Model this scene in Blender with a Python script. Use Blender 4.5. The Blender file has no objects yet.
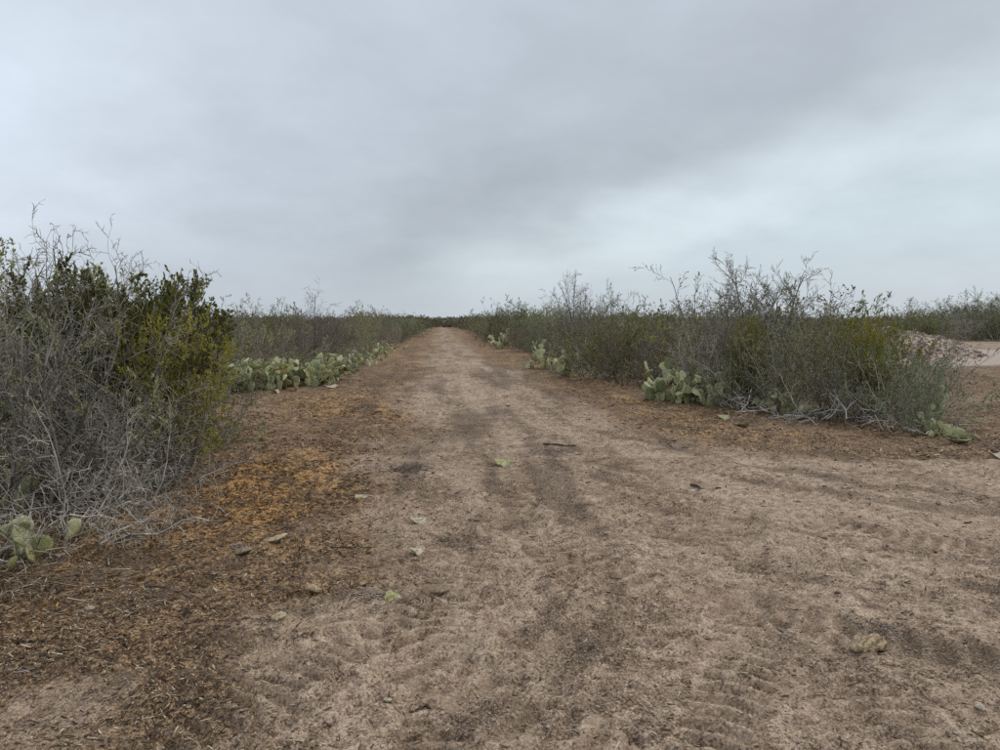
import bpy, math, random
import numpy as np
from mathutils import Vector, Matrix, Euler, Quaternion

# ------------------------------------------------------------------ camera, sky, sun, exposure
SC = bpy.context.scene
COL = SC.collection
PI = math.pi
CAM_H = 1.6
YAW = math.radians(4.67)       # the track runs along +Y, the camera looks a little to its right
PITCH = math.radians(4.16)     # and a little down
cam_data = bpy.data.cameras.new('camera')
cam_data.sensor_width = 36.0
cam_data.lens = 26.0
cam_data.clip_start = 0.05
cam_data.clip_end = 9000
cam = bpy.data.objects.new('camera', cam_data)
COL.objects.link(cam)
cam.location = (0, 0, CAM_H)
cam.rotation_euler = (PI / 2 - PITCH, 0, -YAW)
SC.camera = cam

SUN_EL, SUN_AZ = math.radians(46), math.radians(62)   # azimuth clockwise from +Y
world = bpy.data.worlds.new('World')
SC.world = world
world.use_nodes = True


def build_world():
    nt = world.node_tree
    N, L = nt.nodes, nt.links
    N.clear()
    out = N.new('ShaderNodeOutputWorld')
    bg = N.new('ShaderNodeBackground')
    bg.inputs['Strength'].default_value = 0.12
    sky = N.new('ShaderNodeTexSky')
    sky.sky_type = 'NISHITA'
    sky.sun_disc = False
    sky.sun_elevation = SUN_EL
    sky.sun_rotation = SUN_AZ
    tc = N.new('ShaderNodeTexCoord')
    sep = N.new('ShaderNodeSeparateXYZ')
    L.new(tc.outputs['Generated'], sep.inputs[0])

    def m(op, a, b=None, c=None):
        n = N.new('ShaderNodeMath')
        n.operation = op
        for i, v in enumerate((a, b, c)):
            if v is None:
                continue
            if isinstance(v, (int, float)):
                n.inputs[i].default_value = v
            else:
                L.new(v, n.inputs[i])
        return n.outputs[0]
    # project the direction on a flat cloud deck overhead
    z = m('ADD', m('MAXIMUM', sep.outputs[2], 0.0), 0.30)
    u = m('DIVIDE', sep.outputs[0], z)
    v = m('DIVIDE', sep.outputs[1], z)
    cmb = N.new('ShaderNodeCombineXYZ')
    L.new(u, cmb.inputs[0])
    L.new(v, cmb.inputs[1])

    def noise(scale, detail, off, rough=0.5):
        mp = N.new('ShaderNodeMapping')
        mp.inputs['Location'].default_value = off
        L.new(cmb.outputs[0], mp.inputs[0])
        n = N.new('ShaderNodeTexNoise')
        n.inputs['Scale'].default_value = scale
        n.inputs['Detail'].default_value = detail
        n.inputs['Roughness'].default_value = rough
        L.new(mp.outputs[0], n.inputs['Vector'])
        return m('SUBTRACT', n.outputs['Fac'], 0.5)
    n1 = noise(1.1, 3.0, (3.1, 1.7, 0))
    n2 = noise(3.4, 4.0, (7.3, 2.2, 4.0))
    # signed distance to the edge of the deck (thinner, brighter cloud past it), made ragged by noise
    s = m('ADD', m('MULTIPLY', u, 0.83), m('MULTIPLY', v, 0.56))
    s = m('SUBTRACT', s, 1.58)
    s = m('ADD', s, m('MULTIPLY', n1, 0.75))
    s = m('ADD', s, m('MULTIPLY', n2, 0.38))
    mr = N.new('ShaderNodeMapRange')
    mr.inputs['From Min'].default_value = -1.7
    mr.inputs['From Max'].default_value = 0.5
    L.new(s, mr.inputs['Value'])
    ramp = N.new('ShaderNodeValToRGB')
    ramp.color_ramp.interpolation = 'B_SPLINE'
    els = ramp.color_ramp.elements
    stops = [(0.0, (0.68, 0.76, 0.855)), (0.14, (0.65, 0.725, 0.81)), (0.30, (0.55, 0.61, 0.685)), (0.45, (0.51, 0.565, 0.635)),
             (0.56, (0.51, 0.565, 0.63)), (0.66, (0.415, 0.46, 0.503)), (0.75, (0.47, 0.525, 0.572)),
             (0.85, (0.62, 0.70, 0.745)), (0.93, (0.67, 0.76, 0.805)), (1.0, (0.55, 0.635, 0.685))]
    els[0].position, els[0].color = stops[0][0], (*stops[0][1], 1)
    els[1].position, els[1].color = stops[-1][0], (*stops[-1][1], 1)
    for p, c in stops[1:-1]:
        e = els.new(p)
        e.color = (*c, 1)
    L.new(mr.outputs[0], ramp.inputs[0])
    # fine mottling of the cloud base
    n3 = noise(3.2, 6.0, (1.3, 9.2, 2.0), 0.58)
    gain = m('ADD', m('MULTIPLY', n3, 0.36), 1.07)
    sc_ = N.new('ShaderNodeVectorMath')
    sc_.operation = 'SCALE'
    L.new(ramp.outputs[0], sc_.inputs[0])
    L.new(m('DIVIDE', gain, 0.12), sc_.inputs['Scale'])
    # the deck closes up towards the horizon
    hz = N.new('ShaderNodeMapRange')
    hz.interpolation_type = 'SMOOTHSTEP'
    for i_, v_ in enumerate((0.0, 0.13, 0.8, 0.0)):
        hz.inputs[i_ + 1].default_value = v_
    L.new(sep.outputs[2], hz.inputs[0])
    hm = N.new('ShaderNodeMix')
    hm.data_type = 'RGBA'
    hm.inputs[7].default_value = (0.52 / 0.12, 0.58 / 0.12, 0.645 / 0.12, 1)
    L.new(hz.outputs[0], hm.inputs[0])
    L.new(sc_.outputs[0], hm.inputs[6])
    mix = N.new('ShaderNodeMix')
    mix.data_type = 'RGBA'
    mix.inputs[0].default_value = 0.94          # nearly closed cloud, a little of the clear sky through it
    L.new(sky.outputs[0], mix.inputs[6])
    L.new(hm.outputs[2], mix.inputs[7])
    L.new(mix.outputs[2], bg.inputs['Color'])
    L.new(bg.outputs[0], out.inputs['Surface'])


build_world()
sun_d = bpy.data.lights.new('sun', 'SUN')
sun_d.energy = 1.5
sun_d.angle = math.radians(14)
sun_d.color = (1.0, 0.96, 0.90)
sun = bpy.data.objects.new('sun', sun_d)
COL.objects.link(sun)
sdir = Vector((math.sin(SUN_AZ) * math.cos(SUN_EL), math.cos(SUN_AZ) * math.cos(SUN_EL), math.sin(SUN_EL)))
sun.rotation_euler = sdir.to_track_quat('Z', 'Y').to_euler()
sun.location = sdir * 50

SC.view_settings.view_transform = 'Standard'
SC.view_settings.look = 'None'
SC.view_settings.gamma = 1.0
SC.view_settings.exposure = 0.0
SC.view_settings.use_curve_mapping = False
SC.render.engine = 'CYCLES'
SC.cycles.max_bounces = 4
SC.cycles.diffuse_bounces = 3
SC.cycles.use_denoising = False
SC.cycles.sample_clamp_indirect = 2.0
SC.cycles.sample_clamp_direct = 2.5

RNG = np.random.default_rng(7)
random.seed(7)

# ------------------------------------------------------------------ numpy noise


def _hash(ix, iy, seed):
    h = (ix.astype(np.int64) * 374761393 + iy.astype(np.int64) * 668265263 + seed * 974634777) & 0xFFFFFFFF
    h = ((h ^ (h >> 13)) * 1274126177) & 0xFFFFFFFF
    h = (h ^ (h >> 16)) & 0xFFFFFFFF
    return h.astype(np.float64) / 4294967295.0


def vnoise(x, y, seed=0):
    x = np.asarray(x, float)
    y = np.asarray(y, float)
    ix, iy = np.floor(x), np.floor(y)
    fx, fy = x - ix, y - iy
    fx = fx * fx * fx * (fx * (fx * 6 - 15) + 10)
    fy = fy * fy * fy * (fy * (fy * 6 - 15) + 10)
    a, b = _hash(ix, iy, seed), _hash(ix + 1, iy, seed)
    c, d = _hash(ix, iy + 1, seed), _hash(ix + 1, iy + 1, seed)
    return (a + (b - a) * fx) * (1 - fy) + (c + (d - c) * fx) * fy


def fbm(x, y, freq, oct=4, seed=0, gain=0.5):
    t = np.zeros_like(np.asarray(x, float))
    amp, tot = 1.0, 0.0
    for o in range(oct):
        a = 0.6 + o * 1.1
        xr, yr = x * math.cos(a) - y * math.sin(a), x * math.sin(a) + y * math.cos(a)
        t += amp * vnoise(xr * freq + o * 17.3, yr * freq - o * 9.1, seed + o)
        tot += amp
        amp *= gain
        freq *= 2.03
    return t / tot - 0.5          # -0.5 .. 0.5


def sstep(a, b, x):
    t = np.clip((np.asarray(x, float) - a) / (b - a), 0, 1)
    return t * t * (3 - 2 * t)


def at(px, D):
    """ground position seen in column px at distance D along the track"""
    a = math.atan((px - 500) / 722.0) + YAW
    return (D * math.tan(a), D)


def height(x, y, fine=True):
    x = np.asarray(x, float)
    y = np.asarray(y, float)
    d = np.hypot(x, y)
    h = 0.10 * fbm(x, y, 0.09, 2, 5) * sstep(2, 14, d)
    h = h + 0.05 * fbm(x, y, 0.45, 3, 11)
    if not fine:
        return h
    near = 1 - sstep(28, 55, d)
    mul = mulch(x, y)
    rough_ = near
    packed = 1 - 0.7 * tread_cover(x, y)
    near = near * packed
    clod = fbm(x, y, 3.2, 4, 21, 0.62)
    h = h + near * (0.062 + 0.05 * mul) * clod
    rough = sstep(-0.06, 0.22, fbm(x, y, 0.8, 2, 71))
    h = h + near * 0.080 * (0.35 + rough) * np.maximum(fbm(x, y, 9.0, 3, 31, 0.7), -0.10)
    h = h + near * 0.040 * (0.45 + rough) * np.abs(fbm(x, y, 20.0, 3, 41, 0.75))
    h = h + near * 0.020 * (0.4 + rough) * fbm(x, y, 48.0, 2, 45, 0.7) * (1 - sstep(6, 14, d))
    h = h + 0.80 * np.clip(treads(x, y), -0.036, 0.03) * rough_
    # a little ridge of pushed soil on both sides of the track
    h = h + 0.05 * np.exp(-((x + 3.9) / 0.5) ** 2) * (fbm(x, y, 0.8, 2, 51) + 0.5) * sstep(7, 11, y)
    h = h + 0.05 * np.exp(-((x - 5.3) / 0.5) ** 2) * (fbm(x, y, 0.8, 2, 52) + 0.5) * sstep(11, 14, y)
    return h


COVER = False


def lugs(t, s, hw, pitch, skew):
    w = 1 - sstep(hw * 0.75, hw * 1.15, np.abs(t))
    if COVER:
        return w
    p = np.sin(2 * PI * (s / pitch + skew * np.abs(t)))
    return w * (0.019 * np.clip(p * 2.0, -1, 1) - 0.014)


def tread_cover(x, y):
    global COVER
    COVER = True
    c = np.clip(treads(x, y), 0, 1)
    COVER = False
    return c


def drift(x, y):
    """where loose crumbs have been dragged into lines along the wheel paths, 0 to 1"""
    x = np.asarray(x, float)
    y = np.asarray(y, float)
    wob = 0.5 * fbm(x, y, 0.7, 2, 400)
    r1 = np.hypot(x - 10.4, y - 13.5)
    s1 = 8 * np.arctan2(y - 13.5, x - 10.4)
    r2 = np.hypot(x + 6.5, y - 7.6)
    s2 = 8 * np.arctan2(y - 7.6, x + 6.5)
    a = fbm(r1 + wob * 0.5, s1 * 0.16, 2.6, 4, 401, 0.6)
    b = fbm(r2 + wob * 0.5, s2 * 0.16, 2.6, 4, 402, 0.6)
    c = fbm(x + wob * 0.4, y * 0.12, 2.2, 4, 403, 0.6)
    wa = sstep(0.8, 2.8, x + wob) * (1 - sstep(12, 16, y))
    wb = (1 - sstep(0.2, 1.8, x + wob)) * (1 - sstep(4.5, 7.5, y))
    wc = np.clip(1 - wa - wb, 0, 1)
    t = (a * wa + b * wb + c * wc) / np.maximum(wa + wb + wc, 1e-6)
    return sstep(-0.06, 0.20, t + 0.35 * fbm(x, y, 6.0, 3, 404))


def treads(x, y):
    h = np.zeros_like(x)
    k = sstep(-0.26, 0.02, fbm(x, y, 0.45, 2, 61))
    for i, x0 in enumerate((-0.15, 1.55, 2.3, 0.55)):
        xc = x0 + 0.25 * np.sin(y * 0.11 + i * 1.7) + 0.012 * y
        h += k * lugs(x - xc, y, 0.15, 0.105, 2.2) * (0.9 if i < 2 else 0.6)
    for i, (cx, cy, R) in enumerate(((10.4, 13.5, 7.9), (10.4, 13.5, 9.75), (9.5, 12.0, 9.2), (-6.5, 7.6, 7.3), (-6.5, 7.6, 9.05),
                                     (-5.6, 8.2, 7.9), (12.0, 10.5, 9.6))):
        r = np.hypot(x - cx, y - cy)
        s = R * np.arctan2(y - cy, x - cx)
        win = sstep(-9, -8, -y) * (1 - 0.0 * y)
        kk = sstep(-0.28, 0.0, fbm(x, y, 0.45, 2, 90 + i))
        h += kk * lugs(r - R, s, 0.16, 0.11, 2.0) * win * (1.15 if i < 5 else 0.9)
    # the freshest pass, swinging off the track towards the near right
    for R in (4.55, 2.9):
        r = np.hypot(x - 3.5, y - 6.0)
        s = R * np.arctan2(y - 6.0, x - 3.5)
        h += (1.0 if COVER else 1.5) * lugs(r - R - 0.05 * np.sin(s * 1.3), s, 0.20, 0.15, 1.2) * (1 - sstep(6.5, 8.0, y)) * (0.45 + 0.55 * sstep(-0.3, 0.0, fbm(x, y, 0.8, 2, 99)))
    return h


def mulch(x, y):
    x = np.asarray(x, float)
    y = np.asarray(y, float)
    j = fbm(x, y, 0.35, 3, 101)
    j2 = fbm(x, y, 1.1, 3, 103)
    xl = -0.55 + 1.3 * j + 0.9 * j2 - 0.4 * (1 - sstep(3.2, 5.2, y))
    left = 1 - sstep(-0.8, 0.6, x - xl)
    xr = 2.6 - 0.8 * sstep(15, 32, y) + 1.4 * j + 0.8 * j2 + 1.6 * (1 - sstep(7.6, 10.5, y)) + 30 * (1 - sstep(5.6, 8.2, y + j * 2))
    right = sstep(-0.9, 0.9, x - xr)
    # the clearing off to the right is bare again
    right = right * (1 - sstep(13, 22, x - 0.42 * y + 4 * j + 3))
    m_ = np.clip(np.maximum(left, right), 0, 1) * (0.95 + 0.9 * j2)
    bare = sstep(0.10, 0.26, fbm(x, y, 0.7, 3, 109)) * (1 - sstep(4.0, 5.5, y))
    m_ = m_ * (1 - 0.8 * bare)
    far = sstep(25, 60, y)
    return np.clip(m_ * (1 - 0.25 * far) + 0.28 * far, 0, 1)


def gravel(x, y):
    j = fbm(x, y, 0.25, 3, 121)
    e = ((np.asarray(x) - 27) / 13.5) ** 2 + ((np.asarray(y) - 32) / 11.5) ** 2
    return np.clip((1 - sstep(0.55, 1.15, e + j * 1.4)), 0, 1)


# ------------------------------------------------------------------ materials


class Mat:
    def __init__(self, name):
        self.m = bpy.data.materials.new(name)
        self.m.use_nodes = True
        self.nt = self.m.node_tree
        self.N, self.L = self.nt.nodes, self.nt.links
        self.b = self.N['Principled BSDF']
        self.b.inputs['Roughness'].default_value = 0.9
        self.b.inputs['Specular IOR Level'].default_value = 0.25

    def link(self, a, b):
        self.L.new(a, b)

    def node(self, t, **kw):
        n = self.N.new(t)
        for k, v in kw.items():
            setattr(n, k, v)
        return n

    def noise(self, scale, detail=3, rough=0.55, coord=None, dist=0.0):
        n = self.node('ShaderNodeTexNoise')
        n.inputs['Scale'].default_value = scale
        n.inputs['Detail'].default_value = detail
        n.inputs['Roughness'].default_value = rough
        n.inputs['Distortion'].default_value = dist
        if coord is not None:
            self.link(coord, n.inputs['Vector'])
        return n.outputs['Fac']

    def coord(self, which='Object'):
        return self.node('ShaderNodeTexCoord').outputs[which]

    def ramp(self, fac, stops, interp='LINEAR'):
        r = self.node('ShaderNodeValToRGB')
        r.color_ramp.interpolation = interp
        e = r.color_ramp.elements
        e[0].position, e[0].color = stops[0][0], (*stops[0][1], 1)
        e[1].position, e[1].color = stops[-1][0], (*stops[-1][1], 1)
        for p, c in stops[1:-1]:
            k = e.new(p)
            k.color = (*c, 1)
        self.link(fac, r.inputs[0])
        return r.outputs[0]

    def mix(self, fac, a, b, mode='MIX'):
        n = self.node('ShaderNodeMix', data_type='RGBA', blend_type=mode)
        for i, v in ((0, fac), (6, a), (7, b)):
            if isinstance(v, (int, float)):
                n.inputs[i].default_value = v
            elif isinstance(v, tuple):
                n.inputs[i].default_value = (*v, 1)
            else:
                self.link(v, n.inputs[i])
        return n.outputs[2]

    def math(self, op, a, b=0.0, clamp=False):
        n = self.node('ShaderNodeMath', operation=op, use_clamp=clamp)
        for i, v in enumerate((a, b)):
            if isinstance(v, (int, float)):
                n.inputs[i].default_value = v
            else:
                self.link(v, n.inputs[i])
        return n.outputs[0]

    def range(self, v, a, b, c=0.0, d=1.0):
        n = self.node('ShaderNodeMapRange')
        n.interpolation_type = 'SMOOTHSTEP'
        for i, k in enumerate((a, b, c, d)):
            n.inputs[i + 1].default_value = k
        self.link(v, n.inputs[0])
        return n.outputs[0]

    def attr(self, name):
        return self.node('ShaderNodeAttribute', attribute_name=name).outputs['Fac']

    def bump(self, h, strength, dist):
        n = self.node('ShaderNodeBump')
        n.inputs['Strength'].default_value = strength
        n.inputs['Distance'].default_value = dist
        self.link(h, n.inputs['Height'])
        self.link(n.outputs[0], self.b.inputs['Normal'])

    def color(self, c):
        if isinstance(c, tuple):
            self.b.inputs['Base Color'].default_value = (*c, 1)
        else:
            self.link(c, self.b.inputs['Base Color'])
        return self

    def hsv(self, col, h=None, s=None, v=None):
        n = self.node('ShaderNodeHueSaturation')
        self.link(col, n.inputs['Color'])
        for k, x in (('Hue', h), ('Saturation', s), ('Value', v)):
            if x is not None:
                self.link(x, n.inputs[k])
        return n.outputs[0]


def mat_bark(name, c0, c1):
    k = Mat(name)
    co = k.coord()
    n = k.noise(2.6, 3, 0.6, co)
    oi = k.node('ShaderNodeObjectInfo').outputs['Random']
    isl = k.node('ShaderNodeNewGeometry').outputs['Random Per Island']
    f = k.math('ADD', k.math('MULTIPLY', n, 0.5), k.math('MULTIPLY', isl, 0.5))
    col = k.ramp(f, [(0.22, c0), (0.75, c1)])
    col = k.hsv(col, v=k.range(oi, 0, 1, 0.62, 1.35))
    k.color(col)
    return k.m


def mat_leaf(name, stops, hue=0.03):
    k = Mat(name)
    isl = k.node('ShaderNodeNewGeometry').outputs['Random Per Island']
    oi = k.node('ShaderNodeObjectInfo').outputs['Random']
    n = k.noise(2.2, 2, 0.5, k.coord())
    f = k.math('ADD', k.math('MULTIPLY', isl, 0.55), k.math('MULTIPLY', n, 0.45))
    col = k.ramp(f, stops)
    col = k.hsv(col, h=k.range(oi, 0, 1, 0.5 - hue, 0.5 + hue), v=k.range(k.math('FRACT', k.math('MULTIPLY', oi, 7.31)), 0, 1, 0.62, 1.35))
    k.color(col)
    k.b.inputs['Roughness'].default_value = 0.65
    tr = k.node('ShaderNodeBsdfTranslucent')
    k.link(col, tr.inputs['Color'])
    ms = k.node('ShaderNodeMixShader')
    ms.inputs[0].default_value = 0.32
    k.link(k.b.outputs[0], ms.inputs[1])
    k.link(tr.outputs[0], ms.inputs[2])
    k.link(ms.outputs[0], k.N['Material Output'].inputs['Surface'])
    return k.m


M = {}
M['bark_grey'] = mat_bark('bark_grey', (0.075, 0.064, 0.050), (0.50, 0.45, 0.375))
M['bark_dark'] = mat_bark('bark_dark', (0.06, 0.05, 0.04), (0.28, 0.245, 0.20))
M['bark_brown'] = mat_bark('bark_brown', (0.095, 0.070, 0.055), (0.38, 0.30, 0.245))
M['bark_pale'] = mat_bark('bark_pale', (0.22, 0.20, 0.17), (0.46, 0.43, 0.38))
M['leaf_greygreen'] = mat_leaf('leaf_greygreen', [(0.1, (0.066, 0.080, 0.034)), (0.5, (0.225, 0.245, 0.118)), (0.85, (0.45, 0.455, 0.25))])
M['leaf_olive'] = mat_leaf('leaf_olive', [(0.1, (0.062, 0.070, 0.022)), (0.5, (0.225, 0.228, 0.07)), (0.85, (0.43, 0.405, 0.14))])
M['leaf_dark'] = mat_leaf('leaf_dark', [(0.1, (0.028, 0.036, 0.008)), (0.5, (0.095, 0.105, 0.020)), (0.85, (0.22, 0.215, 0.045))])
M['leaf_yellow'] = mat_leaf('leaf_yellow', [(0.1, (0.085, 0.085, 0.016)), (0.5, (0.265, 0.25, 0.042)), (0.85, (0.44, 0.395, 0.085))], 0.008)
M['leaf_brown'] = mat_leaf('leaf_brown', [(0.1, (0.085, 0.064, 0.042)), (0.5, (0.19, 0.155, 0.10)), (0.85, (0.30, 0.25, 0.165))])
M['leaf_pale'] = mat_leaf('leaf_pale', [(0.1, (0.12, 0.15, 0.07)), (0.5, (0.22, 0.26, 0.13)), (0.85, (0.32, 0.35, 0.20))])


def mat_ground():
    k = Mat('soil_and_litter')
    co = k.coord('Object')
    mu, gr, oc = k.attr('mulch'), k.attr('gravel'), k.attr('ochre')

    def blend(*ws):
        t = None
        for n_, w_ in ws:
            v_ = k.math('MULTIPLY', k.math('SUBTRACT', n_, 0.5), w_)
            t = v_ if t is None else k.math('ADD', t, v_)
        return k.math('ADD', t, 0.5)
    fine = k.noise(75, 5, 0.75, co)
    mid = k.noise(13, 5, 0.7, co, 0.4)
    big = k.noise(2.2, 4, 0.6, co, 0.3)
    huge = k.noise(0.5, 3, 0.55, co)
    # loose crumbly places and smooth packed ones; wheels have packed their paths
    mp = k.node('ShaderNodeMapping')
    mp.inputs['Scale'].default_value = (1.0, 0.07, 1.0)
    mp.inputs['Rotation'].default_value = (0, 0, 0.02)
    k.link(co, mp.inputs[0])
    streak = k.noise(2.3, 5, 0.6, mp.outputs[0], 0.25)
    dr = k.attr('drift')
    loose = k.math('SUBTRACT', k.range(k.noise(5.5, 5, 0.7, co, 0.4), 0.35, 0.65), k.math('MULTIPLY', k.attr('tread'), 0.35))
    grit = blend((fine, 3.4), (k.noise(190, 3, 0.7, co), 1.6), (mid, 2.4))
    grit = k.math('MULTIPLY', k.math('SUBTRACT', grit, 0.5), k.math('ADD', k.math('MULTIPLY', loose, 0.5), 0.55))
    tone = k.math('ADD', grit, blend((big, 0.7), (streak, 0.7), (huge, 0.5)))
    tone = k.math('SUBTRACT', tone, k.math('MULTIPLY', k.math('SUBTRACT', dr, 0.4), 0.10))
    tone = k.math('ADD', tone, k.math('MULTIPLY', k.attr('lug'), 0.07))      # tone follows tread height: paler on raised ribs, darker in the grooves
    soil = k.ramp(tone, [(0.06, (0.058, 0.036, 0.022)), (0.36, (0.208, 0.141, 0.092)), (0.60, (0.340, 0.243, 0.166)), (0.94, (0.58, 0.44, 0.318))])
    soil = k.mix(k.range(k.noise(0.8, 3, 0.5, co), 0.5, 0.68, 0, 0.22), soil, (0.34, 0.235, 0.17))
    ln = blend((k.noise(48, 5, 0.8, co, 0.8), 3.2), (k.noise(150, 3, 0.7, co), 1.2), (mid, 1.6), (big, 0.7))
    lit = k.ramp(ln, [(0.08, (0.020, 0.012, 0.007)), (0.36, (0.078, 0.044, 0.024)), (0.58, (0.172, 0.100, 0.053)), (0.88, (0.46, 0.31, 0.175))])
    och = k.ramp(ln, [(0.1, (0.09, 0.042, 0.015)), (0.5, (0.33, 0.165, 0.055)), (0.88, (0.62, 0.37, 0.15))])
    lit = k.mix(k.math('MULTIPLY', oc, k.range(blend((big, 1.0), (mid, 1.3)), 0.36, 0.66)), lit, och)
    edge = k.math('ADD', mu, k.math('MULTIPLY', k.math('SUBTRACT', blend((k.noise(20, 5, 0.8, co), 1.0), (big, 1.1), (mid, 0.8)), 0.5), 1.5))
    col = k.mix(k.range(edge, 0.15, 0.95), soil, lit)
    # fine dark crumbs strewn over the bare soil, in drifts
    cm = k.math('ADD', k.noise(70, 5, 0.85, co, 0.7), k.math('MULTIPLY', k.math('SUBTRACT', mid, 0.5), 0.45))
    cm = k.math('ADD', cm, k.math('MULTIPLY', dr, 0.15))
    col = k.mix(k.range(cm, 0.625, 0.70, 0, 0.85), col, (0.075, 0.052, 0.034))
    grv = k.ramp(k.noise(24, 4, 0.8, co), [(0.3, (0.20, 0.15, 0.115)), (0.5, (0.40, 0.32, 0.26)), (0.7, (0.60, 0.51, 0.43))])
    col = k.mix(gr, col, grv)
    k.color(col)
    h = k.math('ADD', k.math('MULTIPLY', fine, 0.5), k.math('MULTIPLY', mid, 1.6))
    k.bump(h, 0.8, 0.016)
    return k.m


def mat_random(name, stops, bump=0.0, rough=0.9, nscale=30.0):
    """pieces of one kind, each with its own shade"""
    k = Mat(name)
    isl = k.node('ShaderNodeNewGeometry').outputs['Random Per Island']
    n = k.noise(nscale, 3, 0.6, k.coord())
    f = k.math('ADD', k.math('MULTIPLY', isl, 0.8), k.math('MULTIPLY', n, 0.2))
    k.color(k.ramp(f, stops))
    k.b.inputs['Roughness'].default_value = rough
    if bump:
        k.bump(n, 0.8, bump)
    return k.m


def mat_surface(name, stops, scale, bump=0.004, detail=5, stretch=(1, 1, 1)):
    k = Mat(name)
    mp = k.node('ShaderNodeMapping')
    mp.inputs['Scale'].default_value = stretch
    k.link(k.coord(), mp.inputs[0])
    n = k.noise(scale, detail, 0.65, mp.outputs[0], 0.3)
    k.color(k.ramp(n, stops))
    k.bump(n, 0.9, bump)
    return k.m


def mat_pad(name, stops):
    k = Mat(name)
    co = k.coord()
    n = k.noise(5, 4, 0.6, co)
    oi = k.node('ShaderNodeObjectInfo').outputs['Random']
    col = k.ramp(k.math('ADD', k.math('MULTIPLY', n, 0.55), k.math('MULTIPLY', oi, 0.45)), stops)
    # corky scars
    scar = k.range(k.noise(7, 5, 0.7, co, 0.8), 0.62, 0.74, 0, 0.8)
    col = k.mix(scar, col, (0.26, 0.21, 0.12))
    v = k.node('ShaderNodeTexVoronoi')
    v.inputs['Scale'].default_value = 9.0
    v.inputs['Randomness'].default_value = 0.45
    k.link(co, v.inputs['Vector'])
    dot = k.range(v.outputs['Distance'], 0.10, 0.22, 1, 0)
    col = k.mix(k.math('MULTIPLY', dot, 0.7), col, (0.33, 0.27, 0.16))
    k.color(col)
    k.b.inputs['Roughness'].default_value = 0.7
    k.bump(k.math('ADD', dot, k.math('MULTIPLY', n, 0.6)), 0.7, 0.03)
    return k.m


M['ground'] = mat_ground()
M['pad'] = mat_pad('cactus_pad_green', [(0.25, (0.18, 0.195, 0.10)), (0.5, (0.39, 0.39, 0.215)), (0.75, (0.64, 0.61, 0.34))])
M['pad_yellow'] = mat_pad('cactus_pad_yellow', [(0.2, (0.25, 0.26, 0.09)), (0.5, (0.36, 0.36, 0.14)), (0.8, (0.48, 0.45, 0.20))])
M['spine'] = Mat('spine_straw').color((0.45, 0.39, 0.24)).m
M['chip'] = mat_random('wood_chip', [(0.05, (0.04, 0.027, 0.018)), (0.3, (0.12, 0.08, 0.05)), (0.55, (0.24, 0.165, 0.10)), (0.75, (0.42, 0.31, 0.19)), (0.92, (0.66, 0.56, 0.40))])
M['chip_ochre'] = mat_random('wood_chip_ochre', [(0.05, (0.08, 0.04, 0.015)), (0.5, (0.26, 0.13, 0.045)), (0.9, (0.52, 0.31, 0.12))])
M['clod'] = mat_random('soil_clod', [(0.05, (0.11, 0.08, 0.057)), (0.45, (0.26, 0.195, 0.145)), (0.85, (0.42, 0.33, 0.255)), (0.97, (0.48, 0.40, 0.32))])
M['rubble'] = mat_random('caliche_stone', [(0.05, (0.11, 0.08, 0.06)), (0.45, (0.27, 0.205, 0.155)), (0.8, (0.45, 0.36, 0.285)), (0.97, (0.56, 0.50, 0.43))])
M['wood_fresh'] = mat_surface('torn_wood', [(0.25, (0.20, 0.13, 0.07)), (0.5, (0.43, 0.33, 0.20)), (0.75, (0.60, 0.50, 0.35))], 60, 0.01, 5, (0.35, 1, 1))
M['wood_dark'] = mat_surface('dark_bark', [(0.3, (0.02, 0.016, 0.012)), (0.55, (0.07, 0.055, 0.042)), (0.8, (0.16, 0.135, 0.11))], 22, 0.005)
M['wood_grey'] = mat_surface('weathered_wood', [(0.3, (0.13, 0.115, 0.10)), (0.55, (0.30, 0.275, 0.245)), (0.8, (0.46, 0.43, 0.39))], 24, 0.004)
M['wood_tan'] = mat_surface('tan_wood', [(0.3, (0.13, 0.095, 0.06)), (0.55, (0.28, 0.21, 0.14)), (0.8, (0.42, 0.34, 0.24))], 24, 0.004)
M['pad_dead'] = mat_surface('bleached_cactus_pad', [(0.32, (0.12, 0.085, 0.05)), (0.47, (0.36, 0.30, 0.19)), (0.7, (0.66, 0.60, 0.45))], 40, 0.01)
M['pad_green_torn'] = mat_surface('torn_cactus_pad', [(0.32, (0.11, 0.095, 0.045)), (0.47, (0.31, 0.295, 0.13)), (0.7, (0.56, 0.52, 0.31))], 40, 0.01)
M['stone_white'] = mat_surface('white_stone', [(0.3, (0.24, 0.185, 0.125)), (0.55, (0.48, 0.405, 0.305)), (0.8, (0.70, 0.63, 0.52))], 40, 0.006)
M['wood_rotten'] = mat_surface('rotten_wood', [(0.34, (0.045, 0.030, 0.018)), (0.46, (0.26, 0.175, 0.10)), (0.58, (0.46, 0.345, 0.21)), (0.75, (0.66, 0.54, 0.37))], 42, 0.02, 6, (0.4, 1, 1))

# ------------------------------------------------------------------ mesh and object helpers


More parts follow.
